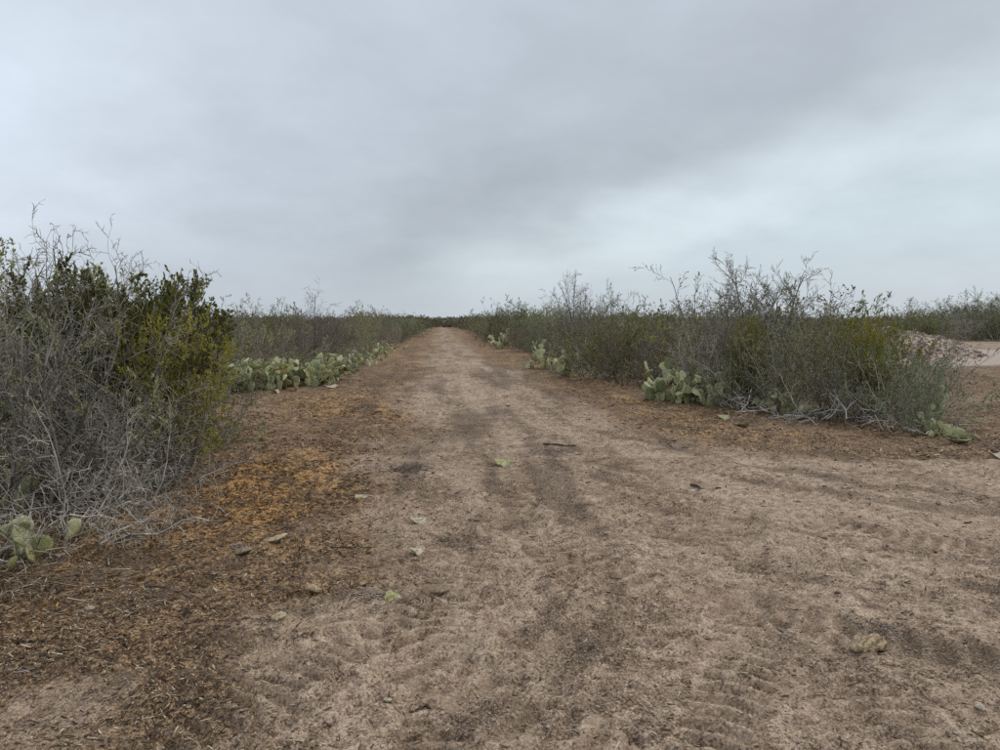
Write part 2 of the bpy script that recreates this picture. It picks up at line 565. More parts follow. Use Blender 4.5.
def mesh_quads(name, verts, quads, mat, smooth=False, tris=None):
    me = bpy.data.meshes.new(name)
    verts = np.asarray(verts, np.float32).reshape(-1, 3)
    quads = np.asarray(quads, np.int32).reshape(-1, 4) if quads is not None else np.zeros((0, 4), np.int32)
    tris = np.asarray(tris, np.int32).reshape(-1, 3) if tris is not None else np.zeros((0, 3), np.int32)
    nq, ntr = len(quads), len(tris)
    me.vertices.add(len(verts))
    me.vertices.foreach_set('co', verts.ravel())
    me.loops.add(nq * 4 + ntr * 3)
    me.loops.foreach_set('vertex_index', np.concatenate([quads.ravel(), tris.ravel()]).astype(np.int32))
    me.polygons.add(nq + ntr)
    ls = np.concatenate([np.arange(nq) * 4, nq * 4 + np.arange(ntr) * 3]).astype(np.int32)
    me.polygons.foreach_set('loop_start', ls)
    me.update(calc_edges=True)
    me.validate()
    if smooth:
        me.polygons.foreach_set('use_smooth', np.ones(nq + ntr, bool))
    me.materials.append(mat)
    return me


def ob(name, data, parent=None, loc=None, rot=None, scale=None, mat4=None):
    o = bpy.data.objects.new(name, data)
    COL.objects.link(o)
    if parent is not None:
        o.parent = parent
    if mat4 is not None:
        o.matrix_local = mat4
    if loc is not None:
        o.location = loc
    if rot is not None:
        o.rotation_euler = rot
    if scale is not None:
        o.scale = scale
    return o


def tag(o, label=None, cat=None, group=None, kind=None):
    for k, v in (('label', label), ('category', cat), ('group', group), ('kind', kind)):
        if v:
            o[k] = v
    return o


class Segs:
    """collects twig segments and leaves, then builds them as meshes"""

    def __init__(self):
        self.s, self.l = [], []

    def seg(self, p, q, r0, r1):
        self.s.append((*p, *q, r0, r1))

    def leaf(self, p, d, size):
        self.l.append((*p, *d, size))

    def stem_mesh(self, name, mat, sides=3):
        a = np.array(self.s)
        P, Q, r0, r1 = a[:, 0:3], a[:, 3:6], a[:, 6], a[:, 7]
        d = Q - P
        d /= np.maximum(np.linalg.norm(d, axis=1, keepdims=True), 1e-9)
        ref = np.where(np.abs(d[:, 2:3]) < 0.9, np.array([[0, 0, 1.0]]), np.array([[1.0, 0, 0]]))
        u = np.cross(d, ref)
        u /= np.linalg.norm(u, axis=1, keepdims=True)
        w = np.cross(d, u)
        n = len(a)
        V = np.zeros((n, 2 * sides, 3))
        for k in range(sides):
            ang = 2 * PI * k / sides
            o = u * math.cos(ang) + w * math.sin(ang)
            V[:, k] = P + o * r0[:, None]
            V[:, sides + k] = Q + o * r1[:, None]
        base = (np.arange(n) * 2 * sides)[:, None]
        F = np.stack([np.concatenate([base + k, base + (k + 1) % sides, base + sides + (k + 1) % sides, base + sides + k], 1) for k in range(sides)], 1)
        return mesh_quads(name, V, F.reshape(-1, 4), mat, smooth=True)

    def leaf_mesh(self, name, mat, aspect=0.45, rng=None):
        a = np.array(self.l)
        rng = rng or RNG
        n = len(a)
        p, d, s = a[:, 0:3], a[:, 3:6], a[:, 6:7]
        d = d + rng.normal(0, 0.55, (n, 3))
        d /= np.linalg.norm(d, axis=1, keepdims=True)
        r = rng.normal(0, 1, (n, 3))
        u = np.cross(d, r)
        u /= np.maximum(np.linalg.norm(u, axis=1, keepdims=True), 1e-9)
        w = np.cross(d, u)
        s = s * rng.uniform(0.65, 1.3, (n, 1))
        V = np.stack([p, p + d * s * 0.5 + u * s * aspect * 0.5 + w * s * 0.06, p + d * s, p + d * s * 0.5 - u * s * aspect * 0.5 + w * s * 0.06], 1)
        F = np.arange(4 * n).reshape(n, 4)
        return mesh_quads(name, V, F, mat)


def rv(rnd):
    return (rnd.gauss(0, 1), rnd.gauss(0, 1), rnd.gauss(0, 1))


def nrm(a):
    l = math.sqrt(a[0] * a[0] + a[1] * a[1] + a[2] * a[2]) or 1e-9
    return (a[0] / l, a[1] / l, a[2] / l)


def grow(S, rnd, p, d, L, r, lev, P):
    """one branch of level lev with its side branches; P holds a tuple of settings for each level"""
    nseg, jit, up, nch, ang, lratio, rratio, t0 = P['lev'][lev]
    last = lev == len(P['lev']) - 1
    step = L / nseg
    rend = r * (0.35 if not last else 0.5)
    kids = []
    if nch:
        n = max(1, int(nch + rnd.uniform(-0.5, 0.5) * nch * 0.5))
        kids = sorted(t0 + (1 - t0) * (i + rnd.random()) / n for i in range(n))
    ki = 0
    for i in range(nseg):
        d = nrm((d[0] + rnd.gauss(0, jit), d[1] + rnd.gauss(0, jit), d[2] + rnd.gauss(0, jit) + up))
        q = (p[0] + d[0] * step, p[1] + d[1] * step, p[2] + d[2] * step)
        if q[2] < 0.02:
            d = nrm((d[0], d[1], abs(d[2]) * 0.5 + 0.1))
            q = (p[0] + d[0] * step, p[1] + d[1] * step, max(0.02, p[2] + d[2] * step))
        ra, rb = r + (rend - r) * i / nseg, r + (rend - r) * (i + 1) / nseg
        S.seg(p, q, ra, rb)
        while ki < len(kids) and kids[ki] <= (i + 1) / nseg:
            f = kids[ki] * nseg - i
            c = (p[0] + (q[0] - p[0]) * f, p[1] + (q[1] - p[1]) * f, p[2] + (q[2] - p[2]) * f)
            v = rv(rnd)
            dt = v[0] * d[0] + v[1] * d[1] + v[2] * d[2]
            v = nrm((v[0] - d[0] * dt, v[1] - d[1] * dt, v[2] - d[2] * dt))
            a = ang * rnd.uniform(0.6, 1.3)
            ca, sa = math.cos(a), math.sin(a)
            cd = (d[0] * ca + v[0] * sa, d[1] * ca + v[1] * sa, d[2] * ca + v[2] * sa)
            taper = 1.05 - 0.55 * kids[ki]
            grow(S, rnd, c, cd, L * lratio * taper * rnd.uniform(0.7, 1.3), max(ra * rratio, P['rmin']), lev + 1, P)
            ki += 1
        if lev >= P.get('leaf_from', len(P['lev']) - 1) and P.get('leaf_n', 0):
            nl = P['leaf_n']
            k = int(nl) + (1 if rnd.random() < nl - int(nl) else 0)
            if P.get('leaf_zmin') and q[2] < P['leaf_zmin'] * rnd.uniform(0.5, 1.3):
                k = 0
            for _ in range(k):
                f = rnd.random()
                S.leaf((p[0] + (q[0] - p[0]) * f, p[1] + (q[1] - p[1]) * f, p[2] + (q[2] - p[2]) * f), d, P['leaf_s'])
        p = q


def make_bush(seed, P):
    rnd = random.Random(seed)
    S = Segs()
    n = P['stems']
    for i in range(n):
        a = 2 * PI * (i + rnd.random()) / n
        rr = P['base_r'] * math.sqrt(rnd.random())
        tilt = math.radians(rnd.uniform(*P['tilt']))
        d = (math.cos(a) * math.sin(tilt), math.sin(a) * math.sin(tilt), math.cos(tilt))
        grow(S, rnd, (rr * math.cos(a), rr * math.sin(a), -0.03), d, P['L'] * rnd.uniform(*P.get('Lvar', (0.7, 1.15))), P['r'] * rnd.uniform(0.7, 1.2), 0, P)
    return S


# per level: segments, crookedness, upward pull, side branches, their angle, their length ratio, radius ratio, where they start
PR = {
    'thorn': dict(stems=12, base_r=0.28, tilt=(5, 50), L=1.75, r=0.014, rmin=0.0024, leaf_n=0.4, leaf_s=0.013, leaf_from=3,
                  lev=[(9, .16, .06, 8, .75, .50, .55, .15), (6, .22, .04, 6, .9, .46, .55, .1), (4, .28, .03, 3.8, 1.05, .45, .6, .1), (2, .3, .02, 0, 0, 0, 0, 0)]),
    'tangle': dict(stems=24, base_r=0.45, tilt=(25, 88), L=0.95, r=0.008, rmin=0.0020, leaf_n=0,
                   lev=[(9, .30, -.03, 8, .9, .55, .55, .1), (6, .34, -.03, 5, 1.0, .5, .6, .1), (4, .36, -.02, 2.0, 1.1, .45, .7, .1), (2, .3, 0, 0, 0, 0, 0, 0)]),
    'evergreen': dict(stems=26, base_r=0.25, tilt=(2, 44), L=1.55, Lvar=(0.88, 1.02), r=0.018, rmin=0.0022, leaf_n=5.5, leaf_s=0.033, leaf_from=2, leaf_zmin=.25,
                      lev=[(9, .09, .05, 9, .8, .36, .5, .12), (5, .18, .05, 8, .9, .42, .55, .1), (3, .24, .10, 0, .8, .5, .6, .1)]),
    'greygreen': dict(stems=26, base_r=0.34, tilt=(3, 76), L=1.35, r=0.011, rmin=0.0022, leaf_n=2.3, leaf_s=0.033, leaf_from=2,
                      lev=[(8, .15, .045, 6, .7, .5, .55, .12), (5, .20, .05, 4.6, .8, .45, .55, .1), (4, .24, .04, 1.2, .85, .45, .6, .1), (2, .2, .03, 0, 0, 0, 0, 0)]),
    'olive': dict(stems=24, base_r=0.34, tilt=(3, 72), L=1.4, r=0.011, rmin=0.0022, leaf_n=2.9, leaf_s=0.036, leaf_from=2,
                  lev=[(8, .14, .05, 6, .65, .5, .55, .15), (5, .18, .06, 4.6, .75, .46, .55, .1), (4, .22, .06, 1.2, .8, .45, .6, .1), (2, .2, .03, 0, 0, 0, 0, 0)]),
    'brown': dict(stems=22, base_r=0.34, tilt=(4, 66), L=1.45, r=0.011, rmin=0.0025, leaf_n=0.9, leaf_s=0.030, leaf_from=2,
                  lev=[(8, .15, .05, 7, .7, .5, .55, .12), (5, .20, .05, 5, .8, .45, .55, .1), (4, .24, .05, 2.4, .9, .45, .6, .1), (2, .2, .03, 0, 0, 0, 0, 0)]),
    'wand': dict(stems=6, base_r=0.14, tilt=(4, 36), L=2.4, r=0.019, rmin=0.0034, leaf_n=0.30, leaf_s=0.040, leaf_from=2, leaf_zmin=1.5,
                 lev=[(11, .10, .06, 7, .6, .40, .5, .25), (7, .14, .09, 7, .65, .42, .55, .15), (4, .18, .08, 2.6, .7, .45, .65, .2), (2, .2, .03, 0, 0, 0, 0, 0)]),
    'bare': dict(stems=7, base_r=0.10, tilt=(6, 42), L=2.5, r=0.028, rmin=0.0042, leaf_n=0,
                 lev=[(10, .12, .04, 10, .7, .46, .5, .22), (7, .16, .06, 8, .7, .46, .55, .15), (4, .2, .06, 4, .75, .45, .65, .2), (2, .2, .03, 0, 0, 0, 0, 0)]),
}
NAMES = {'thorn': 'thorn_shrub', 'tangle': 'twig_tangle', 'evergreen': 'evergreen_shrub', 'greygreen': 'grey_green_shrub', 'olive': 'olive_shrub',
         'brown': 'brown_shrub', 'wand': 'wand_shrub', 'bare': 'bare_tree', 'yellow': 'yellow_green_shrub', 'spindly': 'twiggy_shrub'}
PROTO = {}


def proto(kind, key, P, bark, leaf, seeds, aspect=0.45):
    PROTO[key] = []
    for sd in seeds:
        S = make_bush(sd, P)
        z = np.array(S.s)[:, 5]
        top = float(np.percentile(z, 96))
        st = S.stem_mesh(key + '_stems', M[bark])
        lf = S.leaf_mesh(key + '_leaves', M[leaf], aspect, np.random.default_rng(sd)) if S.l else None
        PROTO[key].append((st, lf, top))


proto('thorn', 'thorn', PR['thorn'], 'bark_grey', 'leaf_greygreen', (1, 2))
proto('tangle', 'tangle', PR['tangle'], 'bark_grey', None, (3,))
proto('evergreen', 'evergreen', PR['evergreen'], 'bark_dark', 'leaf_dark', (4,))
proto('greygreen', 'greygreen', PR['greygreen'], 'bark_grey', 'leaf_greygreen', (5, 6))
proto('olive', 'olive', PR['olive'], 'bark_dark', 'leaf_olive', (7, 8))
proto('brown', 'brown', PR['brown'], 'bark_brown', 'leaf_brown', (9, 10))
proto('wand', 'wand', PR['wand'], 'bark_grey', 'leaf_pale', (11,), 0.5)
proto('bare', 'bare', PR['bare'], 'bark_grey', None, (12,))
# the yellow-green shrub shares the olive shrub's build with other leaves
PROTO['yellow'] = []
for key_src, key_new, leaf in (('evergreen', 'yellow', 'leaf_yellow'),):
    st, lf, top = PROTO[key_src][0]
    lf2 = lf.copy()
    lf2.materials.clear()
    lf2.materials.append(M[leaf])
    PROTO[key_new].append((st, lf2, top))


def shrub(kind, x, y, h, label, group=None, wid=1.0, rz=None, var=None, tilt=0.0, cat='shrub'):
    """a shrub h metres tall, its spread wid times what its build gives"""
    V = PROTO[kind]
    st, lf, top = V[(var if var is not None else random.randrange(len(V))) % len(V)]
    s = h / top
    rz = random.uniform(0, 2 * PI) if rz is None else rz
    e = ob(NAMES[kind], None, loc=(x, y, float(height(x, y, False)) - 0.02), rot=(tilt * math.cos(rz), tilt * math.sin(rz), rz), scale=(s * wid, s * wid, s))
    e.empty_display_size = 0.2
    tag(e, label, cat, group)
    ob('stems', st, e)
    if lf is not None:
        ob('foliage', lf, e)
    return e


# ------------------------------------------------------------------ ground


def build_ground():
    # columns fan out with distance and rows widen, so the soil is finest near where one stands
    t_in = np.arange(-0.66, 0.90, 0.0043)
    outr, outl = [], []
    x, st = t_in[-1], 0.0043
    while x < 70:
        st *= 1.10
        x += st
        outr.append(x)
    x, st = t_in[0], 0.0043
    while x > -70:
        st *= 1.10
        x -= st
        outl.append(x)
    ts = np.concatenate([outl[::-1], t_in, outr])
    ys = [1.2]
    while ys[-1] < 40:
        ys.append(ys[-1] + max(0.013, 0.0056 * ys[-1]))
    st = 0.25
    while ys[-1] < 5000:
        st *= 1.09
        ys.append(ys[-1] + st)
    back, y, st = [], 1.2, 0.05
    while y > -60:
        st *= 1.25
        y -= st
        back.append(y)
    ys = np.concatenate([back[::-1], ys])
    T_, Y = np.meshgrid(ts, ys)
    X = T_ * np.maximum(Y + 1.5, 2.7)
    xs = ts
    Z = height(X, Y)
    nx, ny = len(xs), len(ys)
    V = np.stack([X, Y, Z], -1).reshape(-1, 3)
    i = np.arange(nx * ny).reshape(ny, nx)
    F = np.stack([i[:-1, :-1], i[:-1, 1:], i[1:, 1:], i[1:, :-1]], -1).reshape(-1, 4)
    me = mesh_quads('ground', V, F, M['ground'], smooth=True)
    mu = mulch(X, Y).ravel()
    j = fbm(X, Y, 0.5, 3, 131).ravel()
    xx, yy = X.ravel(), Y.ravel()
    oc = np.maximum(np.exp(-((xx + 1.7) / 0.7) ** 2 - ((yy - 7.0) / 1.6) ** 2),
                    0.38 * np.exp(-((xx + 1.8) / 1.5) ** 2 - ((yy - 14.0) / 3.0) ** 2))
    oc = np.maximum(oc, 0.45 * np.exp(-((xx - 3.7) / 1.2) ** 2 - ((yy - 16) / 5.5) ** 2))
    oc = np.maximum(oc, 0.25 * np.exp(-((xx - 5.2) / 1.6) ** 2 - ((yy - 10.2) / 0.9) ** 2))
    oc = np.maximum(oc, 0.35 * sstep(18, 40, yy) * (np.abs(xx) < 8))
    oc = np.clip(oc * (1.3 + 2.6 * j), 0, 1)
    tr = tread_cover(X, Y).ravel() * (yy < 45)
    lug = np.clip(treads(X, Y) / 0.02 + 0.6, -1, 1).ravel() * tr
    for nm, a in (('lug', lug), ('drift', drift(X, Y).ravel()), ('tread', tr), ('mulch', mu), ('ochre', oc), ('gravel', gravel(X, Y).ravel())):
        at_ = me.attributes.new(nm, 'FLOAT', 'POINT')
        at_.data.foreach_set('value', a.astype(np.float32))
    o = ob('ground', me)
    tag(o, 'bare tan dirt track between brown strips of shredded litter', None, None, 'structure')
    return o


build_ground()

# ------------------------------------------------------------------ strewn pieces too small to count


def sample_ground(n, ymin, ymax, fn, seed, px=(-40, 1040)):
    """points spread evenly over what one sees of the ground, kept with probability fn"""
    rng = np.random.default_rng(seed)
    out = []
    got = 0
    while got < n:
        k = 20000
        # even in 1/y, that is even per image row
        y = 1.0 / rng.uniform(1 / ymax, 1 / ymin, k)
        y = y * rng.uniform(0.93, 1.07, k)
        a = np.arctan((rng.uniform(px[0], px[1], k) - 500) / 722.0) + YAW
        x = y * np.tan(a)
        keep = rng.random(k) < fn(x, y)
        out.append(np.stack([x[keep], y[keep]], 1))
        got += int(keep.sum())
    return np.concatenate(out)[:n], rng


def shards(name, mat, n, ymin, ymax, fn, lo, hi, seed, lens=(2.5, 7.0), sink=0.25):
    """splinters: long three-sided prisms with cut ends, lying about"""
    xy, rng = sample_ground(n, ymin, ymax, fn, seed)
    z = height(xy[:, 0], xy[:, 1])
    d = np.hypot(xy[:, 0], xy[:, 1])
    w = (lo + (hi - lo) * rng.random(n) ** 3) * np.clip(d / 4.0, 0.8, 3.5) ** 0.7
    L = w * rng.uniform(*lens, n)
    a = rng.uniform(0, 2 * PI, n)
    pitch = rng.normal(0, 0.22, n)
    e1 = np.stack([np.cos(a) * np.cos(pitch), np.sin(a) * np.cos(pitch), np.sin(pitch)], 1)
    e2 = np.stack([-np.sin(a), np.cos(a), np.zeros(n)], 1)
    e3 = np.cross(e1, e2)
    c = np.stack([xy[:, 0], xy[:, 1], z + w * (0.5 - sink) + np.abs(np.sin(pitch)) * L * 0.25], 1)
    V = np.zeros((n, 6, 3))
    bend = rng.normal(0, 0.25, n)
    for k in range(3):
        t = 2 * PI * k / 3 + rng.uniform(-0.4, 0.4, n) - PI / 2
        o = e2 * (np.cos(t) * w * 0.5)[:, None] + e3 * (np.sin(t) * w * 0.42)[:, None]
        V[:, k] = c - e1 * (L * 0.5 * rng.uniform(0.75, 1.1, n))[:, None] + o * rng.uniform(0.6, 1.1, n)[:, None]
        V[:, 3 + k] = c + e1 * (L * 0.5 * rng.uniform(0.75, 1.1, n))[:, None] + o * rng.uniform(0.3, 1.0, n)[:, None] + e2 * (bend * w)[:, None]
    b = (np.arange(n) * 6)[:, None]
    Q = np.stack([np.concatenate([b + k, b + (k + 1) % 3, b + 3 + (k + 1) % 3, b + 3 + k], 1) for k in range(3)], 1).reshape(-1, 4)
    T = np.stack([np.concatenate([b + 2, b + 1, b], 1), np.concatenate([b + 3, b + 4, b + 5], 1)], 1).reshape(-1, 3)
    return ob(name, mesh_quads(name, V, Q, mat, tris=T))


def lumps(name, mat, n, ymin, ymax, fn, lo, hi, seed, flat=0.65):
    """clods and pebbles: squashed, dented octahedra half sunk in the soil"""
    xy, rng = sample_ground(n, ymin, ymax, fn, seed)
    z = height(xy[:, 0], xy[:, 1])
    d = np.hypot(xy[:, 0], xy[:, 1])
    s = lo + (hi - lo) * rng.random(n) ** 3
    s = s * np.clip(d / 6.0, 1.0, 2.2) ** 0.5
    return ob(name, lump_mesh(name, mat, xy[:, 0], xy[:, 1], z + s * 0.15, s, flat, rng))


def lump_mesh(name, mat, x, y, z, s, flat, rng):
    n = len(x)
    dirs = np.array([(1, 0, 0), (0, 1, 0), (-1, 0, 0), (0, -1, 0), (0, 0, 1), (0, 0, -1)], float)
    a = rng.uniform(0, 2 * PI, n)
    V = np.zeros((n, 6, 3))
    for k, dd in enumerate(dirs):
        r = s * rng.uniform(0.55, 1.15, n)
        px = (dd[0] * np.cos(a) - dd[1] * np.sin(a)) * r + rng.normal(0, 0.12, n) * s
        py = (dd[0] * np.sin(a) + dd[1] * np.cos(a)) * r + rng.normal(0, 0.12, n) * s
        V[:, k] = np.stack([x + px, y + py, z + dd[2] * r * flat + rng.normal(0, 0.12, n) * s], 1)
    b = (np.arange(n) * 6)[:, None]
    T = np.stack([np.concatenate([b + k, b + (k + 1) % 4, b + 4], 1) for k in range(4)] +
                 [np.concatenate([b + (k + 1) % 4, b + k, b + 5], 1) for k in range(4)], 1).reshape(-1, 3)
    return mesh_quads(name, V, None, mat, tris=T)


def f_mulch(x, y):
    c = sstep(-0.12, 0.18, fbm(x, y, 1.6, 3, 205))
    return np.clip(mulch(x, y) * (0.35 + 0.65 * c) + 0.05, 0, 1)


def f_bare(x, y):
    c = drift(x, y)
    return np.clip((1 - 0.75 * mulch(x, y)) * (0.08 + 0.92 * c ** 2), 0, 1)


def f_ochre(x, y):
    a = np.exp(-((x + 1.9) / 0.8) ** 2 - ((y - 6.8) / 2.0) ** 2) + 0.3 * np.exp(-((x + 1.8) / 1.5) ** 2 - ((y - 13.0) / 3.0) ** 2)
    a = a + 0.35 * np.exp(-((x - 3.9) / 1.2) ** 2 - ((y - 15) / 5) ** 2)
    return np.clip(a * (0.4 + 1.6 * sstep(-0.1, 0.2, fbm(x, y, 1.6, 3, 225))), 0, 1)


tag(shards('shredded_bark_litter', M['chip'], 50000, 2.2, 26, f_mulch, 0.0025, 0.0125, 31, (1.4, 5.0)), 'dark brown shredded bark and twig litter on both verges', 'litter', None, 'stuff')
tag(shards('ochre_chip_litter', M['chip_ochre'], 9000, 3.5, 22, f_ochre, 0.004, 0.012, 32, (1.5, 5.0)), 'orange-brown wood chips strewn along the left verge', 'litter', None, 'stuff')
tag(shards('twig_litter', M['chip'], 18000, 2.2, 18, f_bare, 0.0009, 0.0048, 33, (1.1, 4.5)), 'fine dark twig crumbs scattered on the bare dirt track', 'litter', None, 'stuff')
M['chip_pale'] = mat_random('wood_chip_pale', [(0.05, (0.25, 0.17, 0.10)), (0.5, (0.48, 0.38, 0.25)), (0.95, (0.72, 0.65, 0.52))])
tag(shards('pale_chip_litter', M['chip_pale'], 1500, 2.4, 20, f_mulch, 0.004, 0.012, 35, (1.3, 3.5)), 'pale split wood chips scattered over the verges', 'litter', None, 'stuff')


def f_edge(x, y):
    le = np.interp(y, [4, 5.5, 7.5, 9.5, 12, 17, 29], [-2.7, -2.8, -3.0, -3.6, -4.4, -4.3, -3.8])
    re = np.interp(y, [9.0, 10, 12, 16, 20, 24, 37], [7.0, 6.6, 6.0, 5.4, 4.8, 4.4, 4.3])
    e = np.exp(-((x - le + 0.3) / 0.55) ** 2) + np.exp(-((x - re - 0.3) / 0.55) ** 2) * (y > 8.8)
    return np.clip(e * (0.3 + sstep(-0.1, 0.15, fbm(x, y, 1.5, 3, 245))), 0, 1)


tag(shards('fallen_twigs', M['chip'], 7000, 4.2, 30, f_edge, 0.003, 0.009, 36, (8, 28), 0.0), 'fallen twigs and dead stems lying along the feet of the brush', 'twigs', None, 'stuff')
tag(lumps('soil_crumbs', M['clod'], 20000, 2.2, 18, lambda x, y: 0.2 + 0.8 * f_bare(x, y), 0.0015, 0.011, 34), 'small tan soil clods and pebbles on the dirt track', 'clods', None, 'stuff')

# ------------------------------------------------------------------ gravel mound beyond the right-hand clearing


def build_mound():
    cx, cy = at(893, 33)
    rng = np.random.default_rng(55)
    nr, na = 46, 96
    V, T, Q = [], [], []
    rad = np.linspace(0, 1, nr)
    ang = np.linspace(0, 2 * PI, na, endpoint=False)
    A, R = np.meshgrid(ang, rad)
    rx, ry = 4.3, 4.0
    X = R * np.cos(A) * rx * (1 + 0.12 * np.sin(3 * A + 1))
    Y = R * np.sin(A) * ry * (1 + 0.12 * np.sin(2 * A))
    prof = np.clip(1 - R ** 1.35, 0, 1)
    Z = 1.45 * prof * (1 + 0.5 * fbm(X + 40, Y, 0.5, 2, 301)) + 0.30 * fbm(X, Y, 1.6, 4, 302) * (1 - R ** 4)
    gz = height(cx + X, cy + Y, False)
    V = np.stack([X, Y, Z + gz - 0.06 - 0.1 * R ** 6], -1).reshape(-1, 3)
    i = np.arange(nr * na).reshape(nr, na)
    j = np.roll(i, -1, 1)
    Q = np.stack([i[:-1], i[1:], j[1:], j[:-1]], -1).reshape(-1, 4)
    root = ob('caliche_mound', None, loc=(cx, cy, 0))
    tag(root, 'pale heap of stony soil at the edge of the right-hand clearing', 'mound')
    ob('heap', mesh_quads('mound_heap', V, Q, M['mound'], smooth=True), root)
    n = 5200
    k = rng.integers(0, nr * na, n * 2)
    rr = (k // na) / nr
    k = k[rng.random(len(k)) < 0.25 + 0.75 * rr][:n]
    p = V[k] + rng.normal(0, 0.06, (len(k), 3)) * np.array([1, 1, 0.2])
    s = 0.02 + 0.10 * rng.random(len(k)) ** 3
    tag(ob('stones', lump_mesh('mound_stones', M['rubble'], p[:, 0], p[:, 1], p[:, 2], s, 0.8, rng), root), kind='stuff')


M['mound'] = mat_surface('stony_soil', [(0.3, (0.16, 0.115, 0.085)), (0.5, (0.34, 0.255, 0.195)), (0.72, (0.54, 0.44, 0.35))], 4.0, 0.03)
build_mound()

# ------------------------------------------------------------------ the big thicket on the left


def S_(kind, px, D, h, label, wid=1.0, var=None, rz=None, tilt=0.0, cat='shrub', group=None):
    x, y = at(px, D)
    return shrub(kind, x, y, h, label, group, wid, rz, var, tilt, cat)


TH = 'shrubs of the near left thicket'
S_('thorn', 8, 6.0, 2.08, 'tallest grey thorn shrub at the very left edge of the picture', 0.95, 0, 0.4, group=TH)
S_('thorn', 72, 7.0, 2.0, 'grey thorn shrub left of the dark evergreen shrub, wispy top', 0.85, 1, 2.0, group=TH)
S_('greygreen', 20, 6.9, 1.75, 'grey-green shrub at the far left between two grey thorn shrubs', 0.75, 0, 1.0, group=TH)
S_('evergreen', 98, 7.9, 1.95, 'dark green evergreen shrub with dense crown in the left thicket', 0.80, 0, 0.7, group=TH)
S_('evergreen', 142, 8.2, 1.92, 'dark evergreen shrub with rounded crown behind the yellow-green one', 0.72, 0, 3.4, group=TH)
S_('evergreen', 120, 8.7, 2.0, 'dark evergreen shrub between and behind the other two evergreens', 0.8, 0, 5.2, group=TH)
S_('yellow', 168, 7.5, 1.52, 'yellow-green shrub on the right flank of the left thicket', 0.62, 0, 2.2, group=TH)
S_('thorn', 95, 6.9, 1.42, 'bare grey thorn shrub in front of the dark evergreen shrub', 0.95, 0, 4.1, group=TH)
S_('thorn', 128, 7.0, 1.1, 'low grey thorn shrub in front of the yellow-green shrub', 0.95, 1, 5.0, group=TH)
S_('wand', 190, 8.8, 1.95, 'thin wand-like shrub rising above the right end of the left thicket', 0.45, 0, 1.3, group=TH)
S_('greygreen', 196, 9.6, 1.12, 'low feathery grey-green shrub at the right end of the left thicket', 0.72, 1, 0.2, group=TH)
S_('greygreen', 142, 7.8, 0.95, 'low dusty green shrub leaning out under the left thicket', 0.72, 0, 2.9, group=TH)
S_('tangle', 28, 5.45, 0.95, 'grey tangle of dead twigs behind the foreground prickly pear', 0.72, 0, 0.0, cat='dead brush', group=TH)
S_('tangle', 95, 6.9, 0.80, 'low tangle of dead twigs in the middle of the left thicket', 0.8, 0, 2.1, cat='dead brush', group=TH)
S_('tangle', 130, 7.6, 0.55, 'small flat tangle of dead twigs under the low dusty green shrub', 0.8, 0, 4.0, cat='dead brush', group=TH)
S_('thorn', -70, 6.6, 2.3, 'grey thorn shrub partly outside the left edge of the picture', 1.0, 1, 1.0, group=TH)
S_('olive', 60, 8.6, 2.0, 'olive shrub deep in the left thicket behind the thorn shrubs', 1.0, 0, 1.0, group=TH)
S_('thorn', 10, 8.2, 2.3, 'grey thorn shrub in the second row at the left edge', 1.0, 1, 3.0, group=TH)

# ------------------------------------------------------------------ left brush bank: named shrubs
dark_thorn = S_('thorn', 316, 22.5, 2.3, 'dark grey thorn shrub standing out above the left row of prickly pears', 0.80, 1, 0.5)
for c_ in dark_thorn.children:
    if c_.name.startswith('stems'):
        c_.data = c_.data.copy()
        c_.data.materials.clear()
        c_.data.materials.append(M['bark_dark'])
    else:
        c_.data = c_.data.copy()
        c_.data.materials.clear()
        c_.data.materials.append(M['leaf_dark'])
S_('wand', 250, 24.5, 2.2, 'bare wispy shrub poking above the left brush bank', 0.8, 0, 2.5)
S_('greygreen', 262, 20.5, 1.50, 'dark green shrub just behind the nearest left prickly pears', 1.0, 0, 0.5)
S_('brown', 232, 19.5, 1.75, 'brownish shrub between the left thicket and the prickly pears', 1.1, 0, 0.8)
S_('thorn', 290, 22.5, 1.7, 'grey shrub between the dark thorn shrub and the left prickly pears', 0.9, 0, 1.8)

for i, (px, D, h, kd, lab) in enumerate(((236, 17.2, .75, 'greygreen', 'low green subshrub between the first two left prickly pears'), (262, 18.4, .85, 'brown', 'low brown subshrub behind the second left prickly pear'),
        (283, 18.6, .7, 'greygreen', 'low green subshrub right of the second left prickly pear'), (302, 19.6, .8, 'olive', 'low olive subshrub behind the middle left prickly pear'),
        (330, 21.2, .7, 'thorn', 'low grey subshrub under the dark thorn shrub'), (343, 24.0, .8, 'greygreen', 'low green subshrub right of the dark thorn shrub'),
        (356, 28.0, .9, 'brown', 'low brown subshrub among the farther left prickly pears'), (368, 31.5, .9, 'greygreen', 'low green subshrub among the farther left prickly pears'))):
    S_(kd, px, D, h, lab, 1.0, i, group='subshrubs among the left prickly pears')

